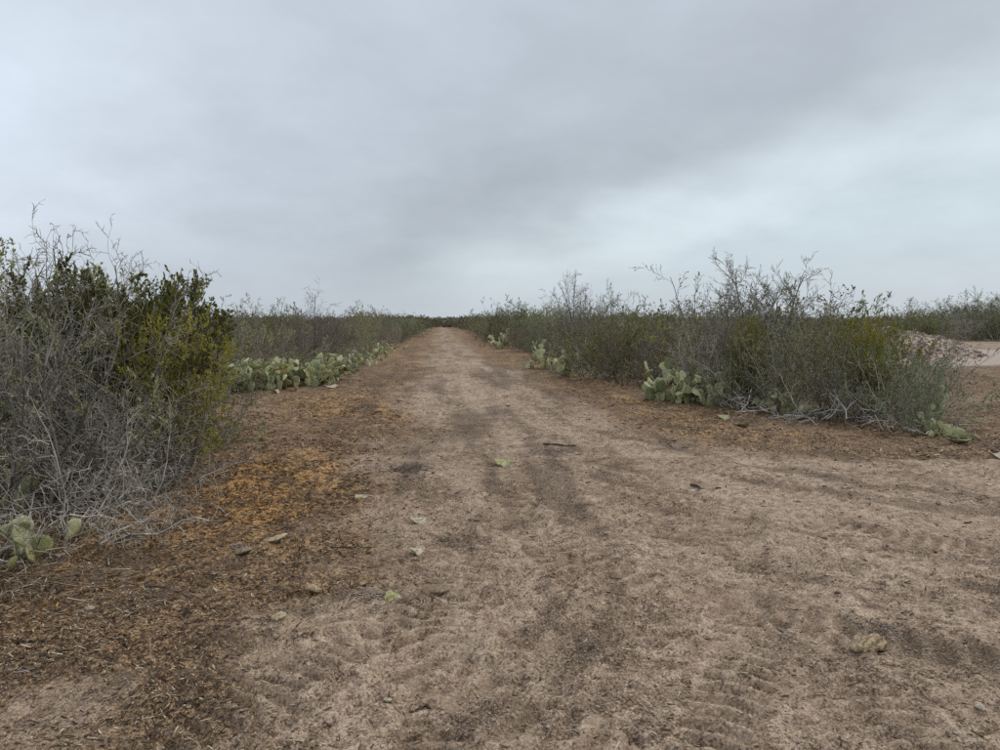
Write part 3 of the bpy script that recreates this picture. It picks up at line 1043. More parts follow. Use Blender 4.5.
# ------------------------------------------------------------------ right brush bank: named shrubs
S_('greygreen', 912, 10.6, 1.2, 'dusty green shrub at the right end of the right brush bank', 0.85, 0, 0.6)
S_('greygreen', 922, 10.0, 0.85, 'low dense green shrub at the near corner of the right brush bank', 0.62, 1, 2.0)
S_('yellow', 872, 11.7, 1.55, 'upright yellow-green shrub in the right brush bank', 0.6, 0, 0.5)
S_('yellow', 748, 12.9, 1.6, 'small yellow-tinged shrub under the tall bare wands on the right', 0.28, 0, 1.5)
S_('brown', 905, 12.2, 1.5, 'bare purple-brown twiggy shrub in front of the gravel mound', 0.95, 0, 1.0)
S_('thorn', 930, 11.6, 1.25, 'thin leafless shrub left of the right-hand clearing', 0.85, 1, 1.7)
S_('bare', 742, 14.3, 2.5, 'open leafless shrub between the pale-leaved one and the leafless one', 1.0, 0, 2.6)
S_('wand', 714, 13.9, 2.62, 'tall wand-like shrub with sparse pale leaves, right brush bank', 1.15, 0, 0.4)
S_('bare', 772, 14.2, 2.75, 'tall leafless shrub with slanting bare wands, right brush bank', 0.95, 0, 1.2)
S_('greygreen', 812, 12.0, 1.5, 'broad dusty grey-green shrub in the middle of the right brush bank', 0.85, 1, 2.4)
S_('greygreen', 772, 12.8, 1.5, 'grey-green shrub behind the heap of pale dead branches', 0.8, 0, 3.0)
S_('olive', 845, 12.6, 1.5, 'dull olive shrub left of the upright yellow-green one', 0.75, 0, 0.3)
S_('olive', 860, 14.8, 1.9, 'dark leafy shrub rising behind the yellow-green one', 0.6, 1, 0.3)
S_('thorn', 850, 11.4, 1.2, 'pale-stemmed thorn shrub at the foot of the right brush bank', 0.75, 0, 4.3)
S_('thorn', 700, 13.9, 1.65, 'thorn shrub growing through the right-hand prickly pear', 0.75, 1, 1.1)
S_('brown', 712, 15.0, 1.6, 'purple-grey bare shrub behind the right-hand prickly pears', 0.8, 0, 0.9)
S_('brown', 745, 14.9, 1.6, 'purple-grey bare shrub under the tall leafless wands', 0.8, 1, 2.9)
S_('greygreen', 734, 13.0, 1.15, 'low green shrub right of the large right-hand prickly pear', 0.6, 1, 5.1)
S_('thorn', 650, 17.0, 1.7, 'grey dead-looking thorn shrub left of the large right-hand prickly pear', 0.9, 0, 2.2)
S_('olive', 622, 18.5, 1.7, 'rounded olive shrub on the track edge left of the dead-looking thorn', 0.95, 0, 1.3)
S_('bare', 577, 25.5, 3.1, 'small leafless tree standing above the right brush bank', 0.75, 0, 0.0, cat='tree')
S_('wand', 610, 23.0, 2.4, 'wispy shrub right of the small leafless tree', 0.8, 0, 3.2)
S_('greygreen', 595, 20.0, 1.5, 'dense grey-green shrub at the track edge below the leafless tree', 0.95, 1, 1.9)

# ------------------------------------------------------------------ brush banks along both sides
PLACED = [(o.location.x, o.location.y) for o in COL.objects if o.type == 'EMPTY' and o.parent is None]


def free(x, y, dmin):
    return all((x - a) ** 2 + (y - b) ** 2 > dmin * dmin for a, b in PLACED)


WORDS = {'greygreen': 'grey-green shrub', 'olive': 'olive shrub', 'brown': 'brownish shrub', 'thorn': 'grey thorn shrub', 'wand': 'wispy shrub'}


def left_edge(y):
    return float(np.interp(y, [12, 17, 29, 54, 150], [-4.6, -4.4, -3.9, -3.0, -2.7])) - 0.2 * math.sin(y * 0.21) - 0.15 * math.sin(y * 0.57)


def right_edge(y):
    return float(np.interp(y, [12, 16, 20, 24, 37, 51, 150], [6.2, 5.7, 5.1, 4.7, 4.6, 4.0, 4.2])) + 0.15 * math.sin(y * 0.19 + 1) + 0.12 * math.sin(y * 0.5)


ZONES = {-1: ('by the near prickly pears', 'near the dark thorn shrub', 'by the farther prickly pears', 'far along the track'),
         1: ('behind the large prickly pear', 'near the small leafless tree', 'beyond the tallest prickly pear', 'far along the track')}


def bank(side, rows, mixw, hts, where, y1=78):
    rnd = random.Random(91 + side)
    kinds, w = list(mixw), list(mixw.values())
    for off, sp, y0, ymax in rows:
        y = y0
        while y < ymax:
            y += sp * rnd.uniform(0.75, 1.25) * (1 + y / 160.0)
            o = off + rnd.uniform(-0.35, 0.35) * (1 + off * 0.35)
            x = left_edge(y) - o if side < 0 else right_edge(y) + o
            # keep the right-hand clearing open
            if side > 0 and x > 0.60 * y:
                continue
            if not free(x, y, 0.62):
                continue
            k = rnd.choices(kinds, w)[0]
            if rnd.random() < 0.16:
                continue
            h = rnd.uniform(*hts) * rnd.choice((0.72, 0.9, 1.0, 1.0, 1.12, 1.25)) * (0.75 if off < 0.8 else 1.0) * (1 + 0.4 * float(sstep(26, 80, y)))
            if k in ('wand', 'bare'):
                h *= 1.16
            zi = 0 if y < 20 else 1 if y < 30 else 2 if y < 45 else 3
            lab = '%s%s, %s row %s, %s' % ('tall ' if h > hts[0] * 0.35 + hts[1] * 0.65 else 'low ' if h < hts[0] * 0.9 else '', WORDS[k],
                  'front' if off < 1 else 'second' if off < 2.5 else 'third' if off < 4 else 'back', where, ZONES[side][zi])
            shrub(k, x, y, h, lab, '%ss in the bank %s' % (WORDS[k], where), rnd.uniform(0.85, 1.15), var=rnd.randrange(2))
            PLACED.append((x, y))


bank(-1, [(0.5, 1.5, 18, 78), (1.9, 1.6, 13, 78), (3.6, 2.2, 12, 70), (6.0, 3.0, 13, 60), (9.5, 4.0, 18, 60)],
     {'greygreen': 2.4, 'olive': 2.0, 'brown': 4.6, 'thorn': 1.8, 'wand': .8}, (1.1, 1.75), 'left of the track')
bank(1, [(0.4, 1.4, 15, 78), (1.8, 1.6, 13.5, 78), (3.4, 2.2, 13.5, 70), (5.6, 2.6, 14, 60), (9.0, 3.4, 17, 60)],
     {'greygreen': 3.4, 'olive': 4, 'brown': 2.2, 'thorn': 1.3, 'wand': 1.0}, (1.25, 1.95), 'right of the track')

# brush on the far side of the right-hand clearing
rnd = random.Random(5)
for px in range(905, 1080, 9):
    for row in range(2):
        D = 60 + row * 6 + rnd.uniform(-2, 2)
        x, y = at(px + rnd.uniform(-4, 4), D)
        k = rnd.choice(['greygreen', 'greygreen', 'olive', 'brown', 'brown', 'thorn'] if row else ['greygreen', 'olive', 'greygreen', 'thorn'])
        h = (3.0 + 1.0 * float(sstep(925, 985, px))) * rnd.uniform(0.85, 1.05) * (1.0 if row else 0.7)
        zone = 'behind the stony mound' if px < 935 else 'just right of the stony mound' if px < 968 else 'by the right picture edge' if px < 1000 else 'past the right picture edge'
        shrub(k, x, y, h, '%s beyond the right-hand clearing, %s row, %s' % (WORDS[k], ('front', 'back')[row], zone), '%ss beyond the right-hand clearing' % WORDS[k], 1.0, var=rnd.randrange(2))


def build_far_brush():
    """the far-off brush that reads as one mass: shrubs of blades and leaves, coarse as seen from so far"""
    rng = np.random.default_rng(77)
    pts = []
    for y in np.concatenate([np.arange(78, 150, 2.4), np.arange(150, 300, 4.0)]):
        sp = 2.2 + y * 0.012
        for x in np.arange(-0.72 * y, 0.86 * y, sp):
            xx, yy = x + rng.normal(0, 0.5), y + rng.normal(0, 0.8)
            if y < 225 and -3.0 < xx < 4.5:
                continue
            # only the front rows and the tops show: thin out the rest
            edge = min(abs(xx + 3), abs(xx - 4.5))
            if edge > 8 and rng.random() < 0.62:
                continue
            pts.append((xx, yy))
    # behind the banks nearer by
    for y in np.arange(40, 78, 4.0):
        for x in np.concatenate([np.arange(-0.72 * y, -16, 3.2), np.arange(18, 0.52 * y, 3.2)]):
            pts.append((x + rng.normal(0, 0.7), y + rng.normal(0, 0.7)))
    pts = np.array(pts)
    n = len(pts)
    per = 110
    H = rng.uniform(1.7, 3.0, n) * (1 + 0.30 * sstep(120, 260, pts[:, 1]))
    W = H * rng.uniform(0.38, 0.55, n)
    P = np.repeat(pts, per, 0)
    h, w = np.repeat(H, per), np.repeat(W, per)
    N = n * per
    t = rng.random(N) ** 0.75
    a = rng.uniform(0, 2 * PI, N)
    rr = np.sqrt(rng.random(N)) * w * (0.55 + 0.75 * np.sin(np.clip(t, 0, 1) * PI * 0.85))
    c = np.stack([P[:, 0] + np.cos(a) * rr, P[:, 1] + np.sin(a) * rr, t * h * (1 - 0.22 * (rr / np.maximum(w, .01)) ** 2) + 0.05], 1)
    up = np.stack([np.cos(a) * 0.45 + rng.normal(0, .35, N), np.sin(a) * 0.45 + rng.normal(0, .35, N), rng.uniform(0.3, 1.0, N)], 1)
    up /= np.linalg.norm(up, axis=1, keepdims=True)
    side = np.cross(up, rng.normal(0, 1, (N, 3)))
    side /= np.linalg.norm(side, axis=1, keepdims=True)
    big = (1 + 1.2 * sstep(90, 220, P[:, 1]))[:, None]
    L = rng.uniform(0.15, 0.5, N)[:, None] * big
    wd = rng.uniform(0.03, 0.09, N)[:, None] * big
    V = np.stack([c - up * L * .5, c + side * wd, c + up * L * .5, c - side * wd], 1)
    me = mesh_quads('far_brush', V, np.arange(4 * N).reshape(N, 4), M['far'])
    tag(ob('far_brush', me), 'far-off brush merging into one mass along the horizon', 'brush', None, 'stuff')


k = Mat('far_brush_leaf')
isl = k.node('ShaderNodeNewGeometry').outputs['Random Per Island']
f = k.math('ADD', k.math('MULTIPLY', isl, 0.5), k.math('MULTIPLY', k.noise(0.35, 2, 0.5, k.coord()), 0.5))
k.color(k.ramp(f, [(0.2, (0.085, 0.068, 0.05)), (0.45, (0.165, 0.14, 0.092)), (0.6, (0.145, 0.15, 0.082)), (0.85, (0.29, 0.25, 0.18))]))
M['far'] = k.m
build_far_brush()

# ------------------------------------------------------------------ prickly pears


def pad_mesh(name, mat, seed, res=(8, 10)):
    """an egg-shaped pad 1 unit tall, standing on its narrow end at the origin, thin along Y"""
    rng = random.Random(seed)
    nr, na = res
    V = [(0, 0, 0)]
    bend = rng.uniform(-0.10, 0.10)
    skew = rng.uniform(-0.08, 0.08)
    for i in range(1, nr):
        t = i / nr
        th = PI * t
        z = 0.5 - 0.5 * math.cos(th)
        w = 0.46 * math.sin(th) ** 0.7 * (0.62 + 0.55 * z) * (1 + 0.05 * math.sin(5 * th + seed))
        dth = 0.062 * math.sin(th) ** 0.6
        for j in range(na):
            a = 2 * PI * j / na
            x = w * math.cos(a)
            V.append((x + skew * math.sin(PI * z), dth * math.sin(a) + bend * (z - 0.3) ** 2 + bend * x * x * 1.2, z))
    V.append((0, bend * 0.49, 1.0))
    Q, T = [], []
    for i in range(nr - 2):
        for j in range(na):
            a, b = 1 + i * na + j, 1 + i * na + (j + 1) % na
            Q.append((a, b, b + na, a + na))
    top = len(V) - 1
    for j in range(na):
        T.append((0, 1 + (j + 1) % na, 1 + j))
        T.append((1 + (nr - 2) * na + j, 1 + (nr - 2) * na + (j + 1) % na, top))
    return mesh_quads(name, V, Q, mat, smooth=True, tris=T)


PADS = [pad_mesh('pad_%s' % c, M['pad'], i) for i, c in enumerate(('plain', 'bent', 'skewed'))]
PADS_Y = [pad_mesh('pad_yellowed', M['pad_yellow'], 5)]


def spine_mesh(src, seed):
    rng = np.random.default_rng(seed)
    co = np.array([v.co[:] for v in src.vertices])
    no = np.array([v.normal[:] for v in src.vertices])
    S = Segs()
    for c, n in zip(co[3:], no[3:]):
        for _ in range(3):
            d = n + rng.normal(0, 0.45, 3)
            d = d / np.linalg.norm(d)
            S.seg(tuple(c), tuple(c + d * rng.uniform(0.08, 0.17)), 0.0045, 0.001)
    return S.stem_mesh('pad_spines', M['spine'])


SPINES = {m_.name: spine_mesh(m_, 3 + i) for i, m_ in enumerate(PADS + PADS_Y)}


def prickly_pear(px, D, h, label, nbase=3, spread=0.3, yellow=0.08, seed=0, spines=False, size=0.22, levels=3, flat=0.0, joined=False):
    rnd = random.Random(seed + 1000)
    x, y = at(px, D)
    root = ob('prickly_pear', None, loc=(x, y, float(height(x, y, D < 25)) - 0.015))
    tag(root, label, 'cactus', 'prickly pears')
    parts = []

    def pad(M4, s, lev):
        src = rnd.choice(PADS_Y) if rnd.random() < yellow else rnd.choice(PADS)
        parts.append((src, M4 @ Matrix.Diagonal((s * rnd.uniform(0.9, 1.12), s, s, 1))))
        if lev >= levels:
            return
        tip = M4 @ Vector((0, 0, s))
        if tip.z > h:
            return
        for _ in range(rnd.choice([1, 2, 2, 3] if lev == 0 else [0, 1, 1, 2, 2])):
            th = rnd.uniform(-1.0, 1.0)
            z = 0.5 + 0.46 * math.cos(th * 1.2)
            X = 0.37 * math.sin(th * 1.25)
            loc = Matrix.Translation((X * s, 0, (z - 0.03) * s))
            rot = Matrix.Rotation(th * 0.8, 4, 'Y') @ Matrix.Rotation(rnd.gauss(0, 0.35), 4, 'X') @ Matrix.Rotation(rnd.gauss(0, 0.7), 4, 'Z')
            pad(M4 @ loc @ rot, s * rnd.uniform(0.78, 1.02), lev + 1)
    for i in range(nbase):
        a = rnd.uniform(0, 2 * PI)
        r = spread * math.sqrt(rnd.random())
        t = Matrix.Translation((r * math.cos(a), r * math.sin(a), 0.0))
        rot = Matrix.Rotation(rnd.uniform(0, 2 * PI), 4, 'Z') @ Matrix.Rotation(rnd.gauss(0, 0.30) + flat, 4, 'X') @ Matrix.Rotation(rnd.gauss(0, 0.3), 4, 'Y')
        pad(t @ rot, size * rnd.uniform(0.8, 1.2), 0)
    for src, m4 in parts:
        p = ob('pad', src, root, mat4=m4)
        if spines:
            ob('spines', SPINES[src.name], p)
    return root


# foreground, by the dead twigs
prickly_pear(14, 5.05, 0.24, 'foreground prickly pear of a few broad pads at the left edge', 3, 0.16, 0.25, 1, True, 0.16, 1)
prickly_pear(62, 5.45, 0.15, 'single rounded prickly pear pad just beyond the dark stick', 1, 0.02, 0.0, 2, True, 0.17, 0)
prickly_pear(2, 4.75, 0.12, 'small yellowed prickly pear pad cut by the left picture edge', 1, 0.02, 1.0, 3, True, 0.12, 0)
prickly_pear(10, 6.3, 0.5, 'grey-green prickly pear inside the left thorn shrub', 2, 0.12, 0.0, 4, False, 0.22, 2)
# left row
LROW = [(222, 17.6, .62, 6, .45, 'prickly pear half hidden behind the low feathery shrub'), (248, 16.9, .72, 7, .45, 'large prickly pear at the near end of the left row, broad pale pads'),
        (272, 17.4, .66, 7, .42, 'second prickly pear of the left row, beside the largest'), (296, 18.2, .55, 6, .40, 'low prickly pear in the left row above the pale fallen pads'),
        (309, 18.6, .62, 7, .42, 'many-padded prickly pear in the middle of the left row'), (324, 19.6, .70, 7, .42, 'upright prickly pear in the left row below the dark thorn shrub'),
        (336, 22.0, .55, 6, .42, 'prickly pear just right of the dark thorn shrub on the left'), (285, 20.0, .6, 5, .4, 'prickly pear in the second row behind the near left clumps'),
        (350, 26.0, .75, 7, .5, 'prickly pear halfway along the left row, grey-green'), (362, 29.5, .78, 7, .5, 'prickly pear with many narrow pads farther along the left row'),
        (374, 33.5, .82, 7, .55, 'prickly pear near the far end of the left row'), (383, 38.0, .85, 7, .6, 'second last prickly pear of the left row'),
        (391, 43.0, .9, 7, .6, 'farthest prickly pear of the left row'),
        (236, 18.6, .6, 6, .45, 'prickly pear behind the near end of the left row'), (258, 19.2, .6, 6, .45, 'prickly pear behind the second clump of the left row'),
        (312, 21.0, .6, 6, .45, 'prickly pear under the branches of the dark thorn shrub'), (345, 23.8, .6, 5, .45, 'small prickly pear right of the one beside the dark thorn shrub'),
        (356, 27.5, .6, 6, .5, 'prickly pear between the two narrow-padded ones, left row'), (210, 17.0, .6, 5, .4, 'prickly pear showing through the right end of the left thicket')]
for i, (px, D, h, nb, sp, lab) in enumerate(LROW):
    prickly_pear(px, D, h * (0.95 if D < 20.5 else 0.55), lab, nb + (2 if D < 20.5 else 0), sp * 1.6, 0.14, 20 + i, False, 0.23 if D < 20.5 else 0.20, 4 if D < 20.5 else 3)
# right bank
RROW = [(664, 14.3, .85, 4, .26, .28, 'large pale prickly pear standing at the edge of the right brush bank'), (690, 13.9, .95, 6, .32, .25, 'tall grey-green prickly pear mixed with thorn twigs, right brush bank'),
        (704, 13.5, .45, 4, .30, .22, 'low prickly pear with leaning pads below the thorn shrub'), (714, 13.3, .7, 4, .3, .24, 'prickly pear at the back right of the large pale one'),
        (545, 24.3, 1.25, 4, .35, .24, 'tallest prickly pear along the right edge of the track'), (558, 22.3, .9, 6, .45, .26, 'prickly pear in front of the tallest one on the right'),
        (536, 27.5, .6, 4, .5, .22, 'prickly pear just beyond the tallest one on the right'), (502, 44.0, 1.1, 7, .6, .30, 'farthest prickly pear along the right edge of the track'),
        (572, 20.8, .6, 4, .35, .24, 'low prickly pear at the track edge right of the tallest one'), (925, 9.9, .4, 2, .14, .18, 'grey-green prickly pear in the low shrub at the near right corner'),
        (936, 9.7, .2, 2, .10, .15, 'two low prickly pear pads by the yellow fallen pad on the right'), (938, 10.6, .62, 2, .06, .22, 'upright prickly pear pads at the right end of the bank'),
        (780, 12.2, .4, 3, .25, .2, 'small prickly pear hidden among the pale dead branches')]
for i, (px, D, h, nb, sp, sz, lab) in enumerate(RROW):
    prickly_pear(px, D, h, lab, nb, sp, 0.03, 60 + i, False, sz, 4 if h > .9 else 3)

# ------------------------------------------------------------------ fallen branches, sticks, chunks


def ground_z(x, y):
    return float(height(x, y, True))


def stick(name, x, y, length, r, ang, mat, label, cat='stick', forks=1, seed=0, lift=0.0, group=None, parent=None, arch=0.0):
    """a crooked stick that follows the ground, thinner at one end, with stubs"""
    rnd = random.Random(seed + 400)
    n = 9
    pts = []
    a = ang
    p = [-math.cos(ang) * length / 2, -math.sin(ang) * length / 2]
    for i in range(n + 1):
        t = i / n
        wx, wy = x + p[0], y + p[1]
        pts.append(Vector((p[0], p[1], (ground_z(wx, wy) if lift == 0 else lift * math.sin(t * 2.2 + 0.5)) + arch * math.sin(PI * t))))
        a += rnd.gauss(0, 0.16)
        p[0] += math.cos(a) * length / n
        p[1] += math.sin(a) * length / n
    z0 = min(q.z for q in pts) if lift == 0 else 0.0
    S = Segs()
    rad = lambda t: r * (1.15 - 0.75 * t)
    for i in range(n):
        S.seg(tuple(pts[i] + Vector((0, 0, rad(i / n) * .7))), tuple(pts[i + 1] + Vector((0, 0, rad((i + 1) / n) * .7))), rad(i / n), rad((i + 1) / n))
    for _ in range(forks):
        i = rnd.randrange(2, n - 1)
        d = (pts[i + 1] - pts[i]).normalized()
        d = (d + Vector((rnd.gauss(0, .7), rnd.gauss(0, .7), rnd.uniform(0.05, 0.5)))).normalized()
        q = pts[i] + Vector((0, 0, rad(i / n) * .7))
        for s_ in range(3):
            q2 = q + d * length * rnd.uniform(0.05, 0.11)
            S.seg(tuple(q), tuple(q2), rad(i / n) * (.6 - .15 * s_), rad(i / n) * (.45 - .15 * s_))
            q = q2
            d = (d + Vector((rnd.gauss(0, .25), rnd.gauss(0, .25), -0.12))).normalized()
    o = ob(name, S.stem_mesh(name, M[mat], 6), parent, loc=(x, y, 0))
    if parent is None:
        tag(o, label, cat, group)
    return o


def pix(px, py):
    """where the ground lies under a point of the photograph"""
    f = Vector((math.sin(YAW) * math.cos(PITCH), math.cos(YAW) * math.cos(PITCH), -math.sin(PITCH)))
    r = Vector((math.cos(YAW), -math.sin(YAW), 0))
    u = r.cross(f)
    d = f * 722 + r * (px - 500) + u * (375 - py)
    t = CAM_H / -d.z
    return d.x * t, d.y * t


def chunk(name, px, py, size, mat, label, cat, seed=0, flat=0.5, elong=1.6, rz=0.0, group=None):
    """a torn lump: a dented, ridged block with a broken end"""
    x, y = pix(px, py)
    rng = np.random.default_rng(seed + 900)
    nr, na = 14, 16
    V = []
    ph = rng.uniform(0, 6, 4)
    for i in range(nr + 1):
        t = i / nr
        w = 0.5 * (math.sin(PI * min(max(t, 0.03), 0.97)) ** 0.45)
        for j in range(na):
            a = 2 * PI * j / na
            rr = w * (1 + 0.22 * math.sin(2 * a + ph[0] + t * 2) + 0.14 * math.sin(5 * a + ph[1]) + 0.16 * math.sin(7 * t * PI + ph[2] + 2 * a) + rng.normal(0, 0.13))
            V.append(((t - 0.5) * elong + rng.normal(0, 0.03), rr * math.cos(a), rr * math.sin(a) * flat + 0.10 * math.sin(3 * t + ph[3])))
    Q = [(i * na + j, i * na + (j + 1) % na, (i + 1) * na + (j + 1) % na, (i + 1) * na + j) for i in range(nr) for j in range(na)]
    V += [tuple(np.mean(V[:na], 0)), tuple(np.mean(V[nr * na:], 0))]
    c0, c1 = len(V) - 2, len(V) - 1
    T = [(c0, (j + 1) % na, j) for j in range(na)] + [(c1, nr * na + j, nr * na + (j + 1) % na) for j in range(na)]
    size = size * 1.3
    V = np.array(V) * size
    o = ob(name, mesh_quads(name, V, Q, M[mat], tris=T), loc=(x, y, ground_z(x, y) + size * 0.36 * flat), rot=(rng.normal(0, .12), rng.normal(0, .12), rz))
    tag(o, label, cat, group)
    return o


def fallen_pad(px, py, size, mat, label, seed=0, rz=0.0, tilt=0.15, curl=0.5, bite=0.3):
    """a broken, curled-up cactus pad lying on the ground"""
    x, y = pix(px, py)
    rng = np.random.default_rng(seed + 700)
    nr, na = 7, 20
    V, Q, T = [], [], []
    b0 = rng.uniform(0, 2 * PI)
    edge = [(1 - bite * max(0, math.cos(2 * PI * j / na - b0)) ** 3 + rng.normal(0, 0.06)) for j in range(na)]
    for side in (1, -1):
        for i in range(nr):
            t = i / (nr - 1)
            for j in range(na):
                a = 2 * PI * j / na
                r = 0.5 * t * edge[j]
                X, Y = r * math.cos(a) * 1.25, r * math.sin(a) * 0.85
                z = curl * (X * X * 1.2 + 0.5 * X * Y) + 0.10 * math.sin(4 * X + seed) * Y + rng.normal(0, 0.008)
                V.append((X, Y, z + side * 0.055 * math.sqrt(max(0.0, 1 - t ** 3))))
    for s_ in range(2):
        o_ = s_ * nr * na
        for i in range(nr - 1):
            for j in range(na):
                q = (o_ + i * na + j, o_ + (i + 1) * na + j, o_ + (i + 1) * na + (j + 1) % na, o_ + i * na + (j + 1) % na)
                Q.append(q if s_ == 0 else q[::-1])
    size = size * 1.35
    V = np.array(V) * size
    o = ob('fallen_cactus_pad', mesh_quads('fallen_pad', V, Q, M[mat], smooth=True), loc=(x, y, ground_z(x, y) + size * 0.10), rot=(tilt, tilt * 0.4, rz))
    tag(o, label, 'cactus pad', 'broken cactus pads on the ground')
    return o


fallen_pad(419, 523, 0.085, 'pad_dead', 'pale torn cactus pad on the left margin of the track, upper of two', 1, 0.2, 0.3)
fallen_pad(416, 554, 0.085, 'pad_dead', 'pale cream cactus pad fragment on the left margin, lower of two', 2, 1.0, 0.5)
fallen_pad(391, 601, 0.075, 'pad_green_torn', 'yellow-green cactus pad fragment nearest the camera, left of the track', 3, 0.6, 0.9, 0.3)
fallen_pad(501, 465, 0.13, 'pad_green_torn', 'greenish cactus pad fragment lying in the middle of the track', 4, 0.2, 0.5)
fallen_pad(360, 498, 0.085, 'pad_dead', 'small pale cactus pad fragment on the brown left verge', 5, 0.4, 0.6)
fallen_pad(741, 428, 0.16, 'pad_dead', 'bleached cactus pad in front of the right brush bank', 6, 2.0, 0.4)
fallen_pad(722, 419, 0.15, 'pad_green_torn', 'tan curled cactus pad at the foot of the low right prickly pear', 7, 0.1, 0.3)
fallen_pad(961, 443, 0.20, 'pad_green_torn', 'yellow fallen cactus pad at the right corner of the brush bank', 8, 2.6, 0.25)
fallen_pad(998, 457, 0.16, 'stone_white', 'white fallen pad cut by the right picture edge', 9, 0.2, 0.25)
fallen_pad(265, 388, 0.34, 'pad_dead', 'tan fallen pad under the near end of the left prickly pear row', 10, 0.3, 0.4)
fallen_pad(283, 383, 0.24, 'stone_white', 'whitish fallen pad under the left prickly pear row', 11, 1.3, 0.5)
fallen_pad(673, 385, 0.30, 'pad_dead', 'tan fallen pad at the foot of the large pale prickly pear', 12, 0.2, 0.25)
fallen_pad(693, 397, 0.30, 'pad_dead', 'long tan fallen pad between two right-hand prickly pears', 13, 0.5, 0.4)
fallen_pad(716, 403, 0.26, 'pad_dead', 'pale fallen pad leaning at the foot of the thorn shrub, right', 14, 1.0, 0.9)
fallen_pad(570, 372, 0.34, 'pad_dead', 'fallen pale pad on the right track edge below the leafless tree', 15, 1.0, 0.4)
fallen_pad(275, 395, 0.20, 'wood_fresh', 'orange-tan fallen pad left below the left prickly pear row', 16, 1.4, 0.4)
fallen_pad(330, 390, 0.20, 'stone_white', 'small white fallen pad on the verge right of the left row', 17, 0.5, 0.2)

wc = chunk('wood_chunk', 872, 643, 0.074, 'wood_rotten', 'tan rotten wood chunk lying on the dirt in the right foreground', 'wood chunk', 1, 0.75, 2.6, 0.62)
wk = chunk('wood_chunk', 857, 650, 0.040, 'wood_fresh', None, None, 21, 0.8, 1.1, 0.3)
wk.name = 'broken_end'
wk.parent = wc
wk.matrix_parent_inverse = (Matrix.Translation(wc.location) @ wc.rotation_euler.to_matrix().to_4x4()).inverted()
chunk('wood_chunk', 276, 541, 0.062, 'wood_fresh', 'pale split wood chunk on the orange-brown left verge', 'wood chunk', 2, 0.5, 2.2, 0.75)
chunk('wood_chunk', 243, 555, 0.065, 'wood_tan', 'tan wood chunk left of the split one on the left verge', 'wood chunk', 3, 0.5, 1.4, 0.1)
chunk('wood_chunk', 314, 592, 0.055, 'wood_fresh', 'orange-tan wood scrap below the litter strip on the left', 'wood chunk', 4, 0.55, 1.2, 0.4)
chunk('wood_chunk', 374, 594, 0.050, 'wood_tan', 'pale tan wood scrap beside the yellow-green pad fragment', 'wood chunk', 5, 0.4, 2.2, 2.6)
chunk('wood_chunk', 279, 622, 0.04, 'wood_fresh', 'small yellowish wood scrap on the left below the litter strip', 'wood chunk', 6, 0.5, 1.5, 0.4)
chunk('wood_chunk', 440, 592, 0.05, 'wood_tan', 'flat tan wood scrap right of the yellow-green pad fragment', 'wood chunk', 7, 0.4, 1.9, 0.2)


def litter_clump(px, py, w, hgt, n, label, seed):
    """a loose handful of broken twigs and bark, heaped on the ground"""
    x, y = pix(px, py)
    rnd = random.Random(seed)
    S = Segs()
    for _ in range(n * 2):
        cx, cy = rnd.gauss(0, w * 0.36), rnd.gauss(0, w * 0.26)
        r2 = (cx * cx + cy * cy * 1.6) / (w * w * 0.10)
        z = ground_z(x + cx, y + cy) + hgt * rnd.random() * math.exp(-r2) + 0.002
        L = w * rnd.uniform(0.03, 0.16)
        b_ = rnd.uniform(0, 2 * PI)
        d = (math.cos(b_), math.sin(b_), rnd.gauss(0.0, 0.15))
        q = (cx + d[0] * L, cy + d[1] * L, max(z + d[2] * L, ground_z(x + cx + d[0] * L, y + cy + d[1] * L)))
        S.seg((cx, cy, z), q, rnd.uniform(.0015, .0045), rnd.uniform(.001, .003))
    o = ob('litter_clump', S.stem_mesh('litter_clump', M['bark_brown'], 4), loc=(x, y, 0))
    tag(o, label, 'litter clump', 'clumps of twig litter', 'stuff')


litter_clump(408, 470, 0.42, 0.06, 150, 'dark clump of twig litter on the left margin of the track', 8)
litter_clump(236, 547, 0.16, 0.03, 60, 'dark twig litter behind the tan wood chunk', 9)
litter_clump(135, 537, 0.18, 0.04, 70, 'dark twig litter right of the foreground prickly pear', 10)
litter_clump(366, 408, 0.6, 0.07, 110, 'small dark clump of litter far along the left verge', 11)
litter_clump(560, 452, 0.5, 0.04, 110, 'dark twig litter around the stick in mid track', 13)
litter_clump(372, 597, 0.30, 0.03, 110, 'dark twig litter around the yellow-green pad fragment', 14)
litter_clump(885, 626, 0.2, 0.02, 70, 'dark twig litter behind the tan rotten wood chunk', 18)
litter_clump(740, 420, 0.6, 0.05, 120, 'twig litter in front of the low right prickly pear', 21)
chunk('stone', 980, 706, 0.028, 'stone_white', 'small white stone in the lower right corner', 'stone', 12, 0.6, 1.2, 1.9)
chunk('stone', 963, 735, 0.017, 'stone_white', 'tiny white stone below the one in the lower right corner', 'stone', 13, 0.6, 1.2, 0.4)
chunk('stone', 90, 612, 0.03, 'stone_white', 'small pale stone on the dirt at the lower left', 'stone', 14, 0.6, 1.2, 0.4)
chunk('stone', 388, 708, 0.02, 'stone_white', 'pale pebble left of the forked stick in the foreground', 'stone', 15, 0.6, 1.3, 0.4)

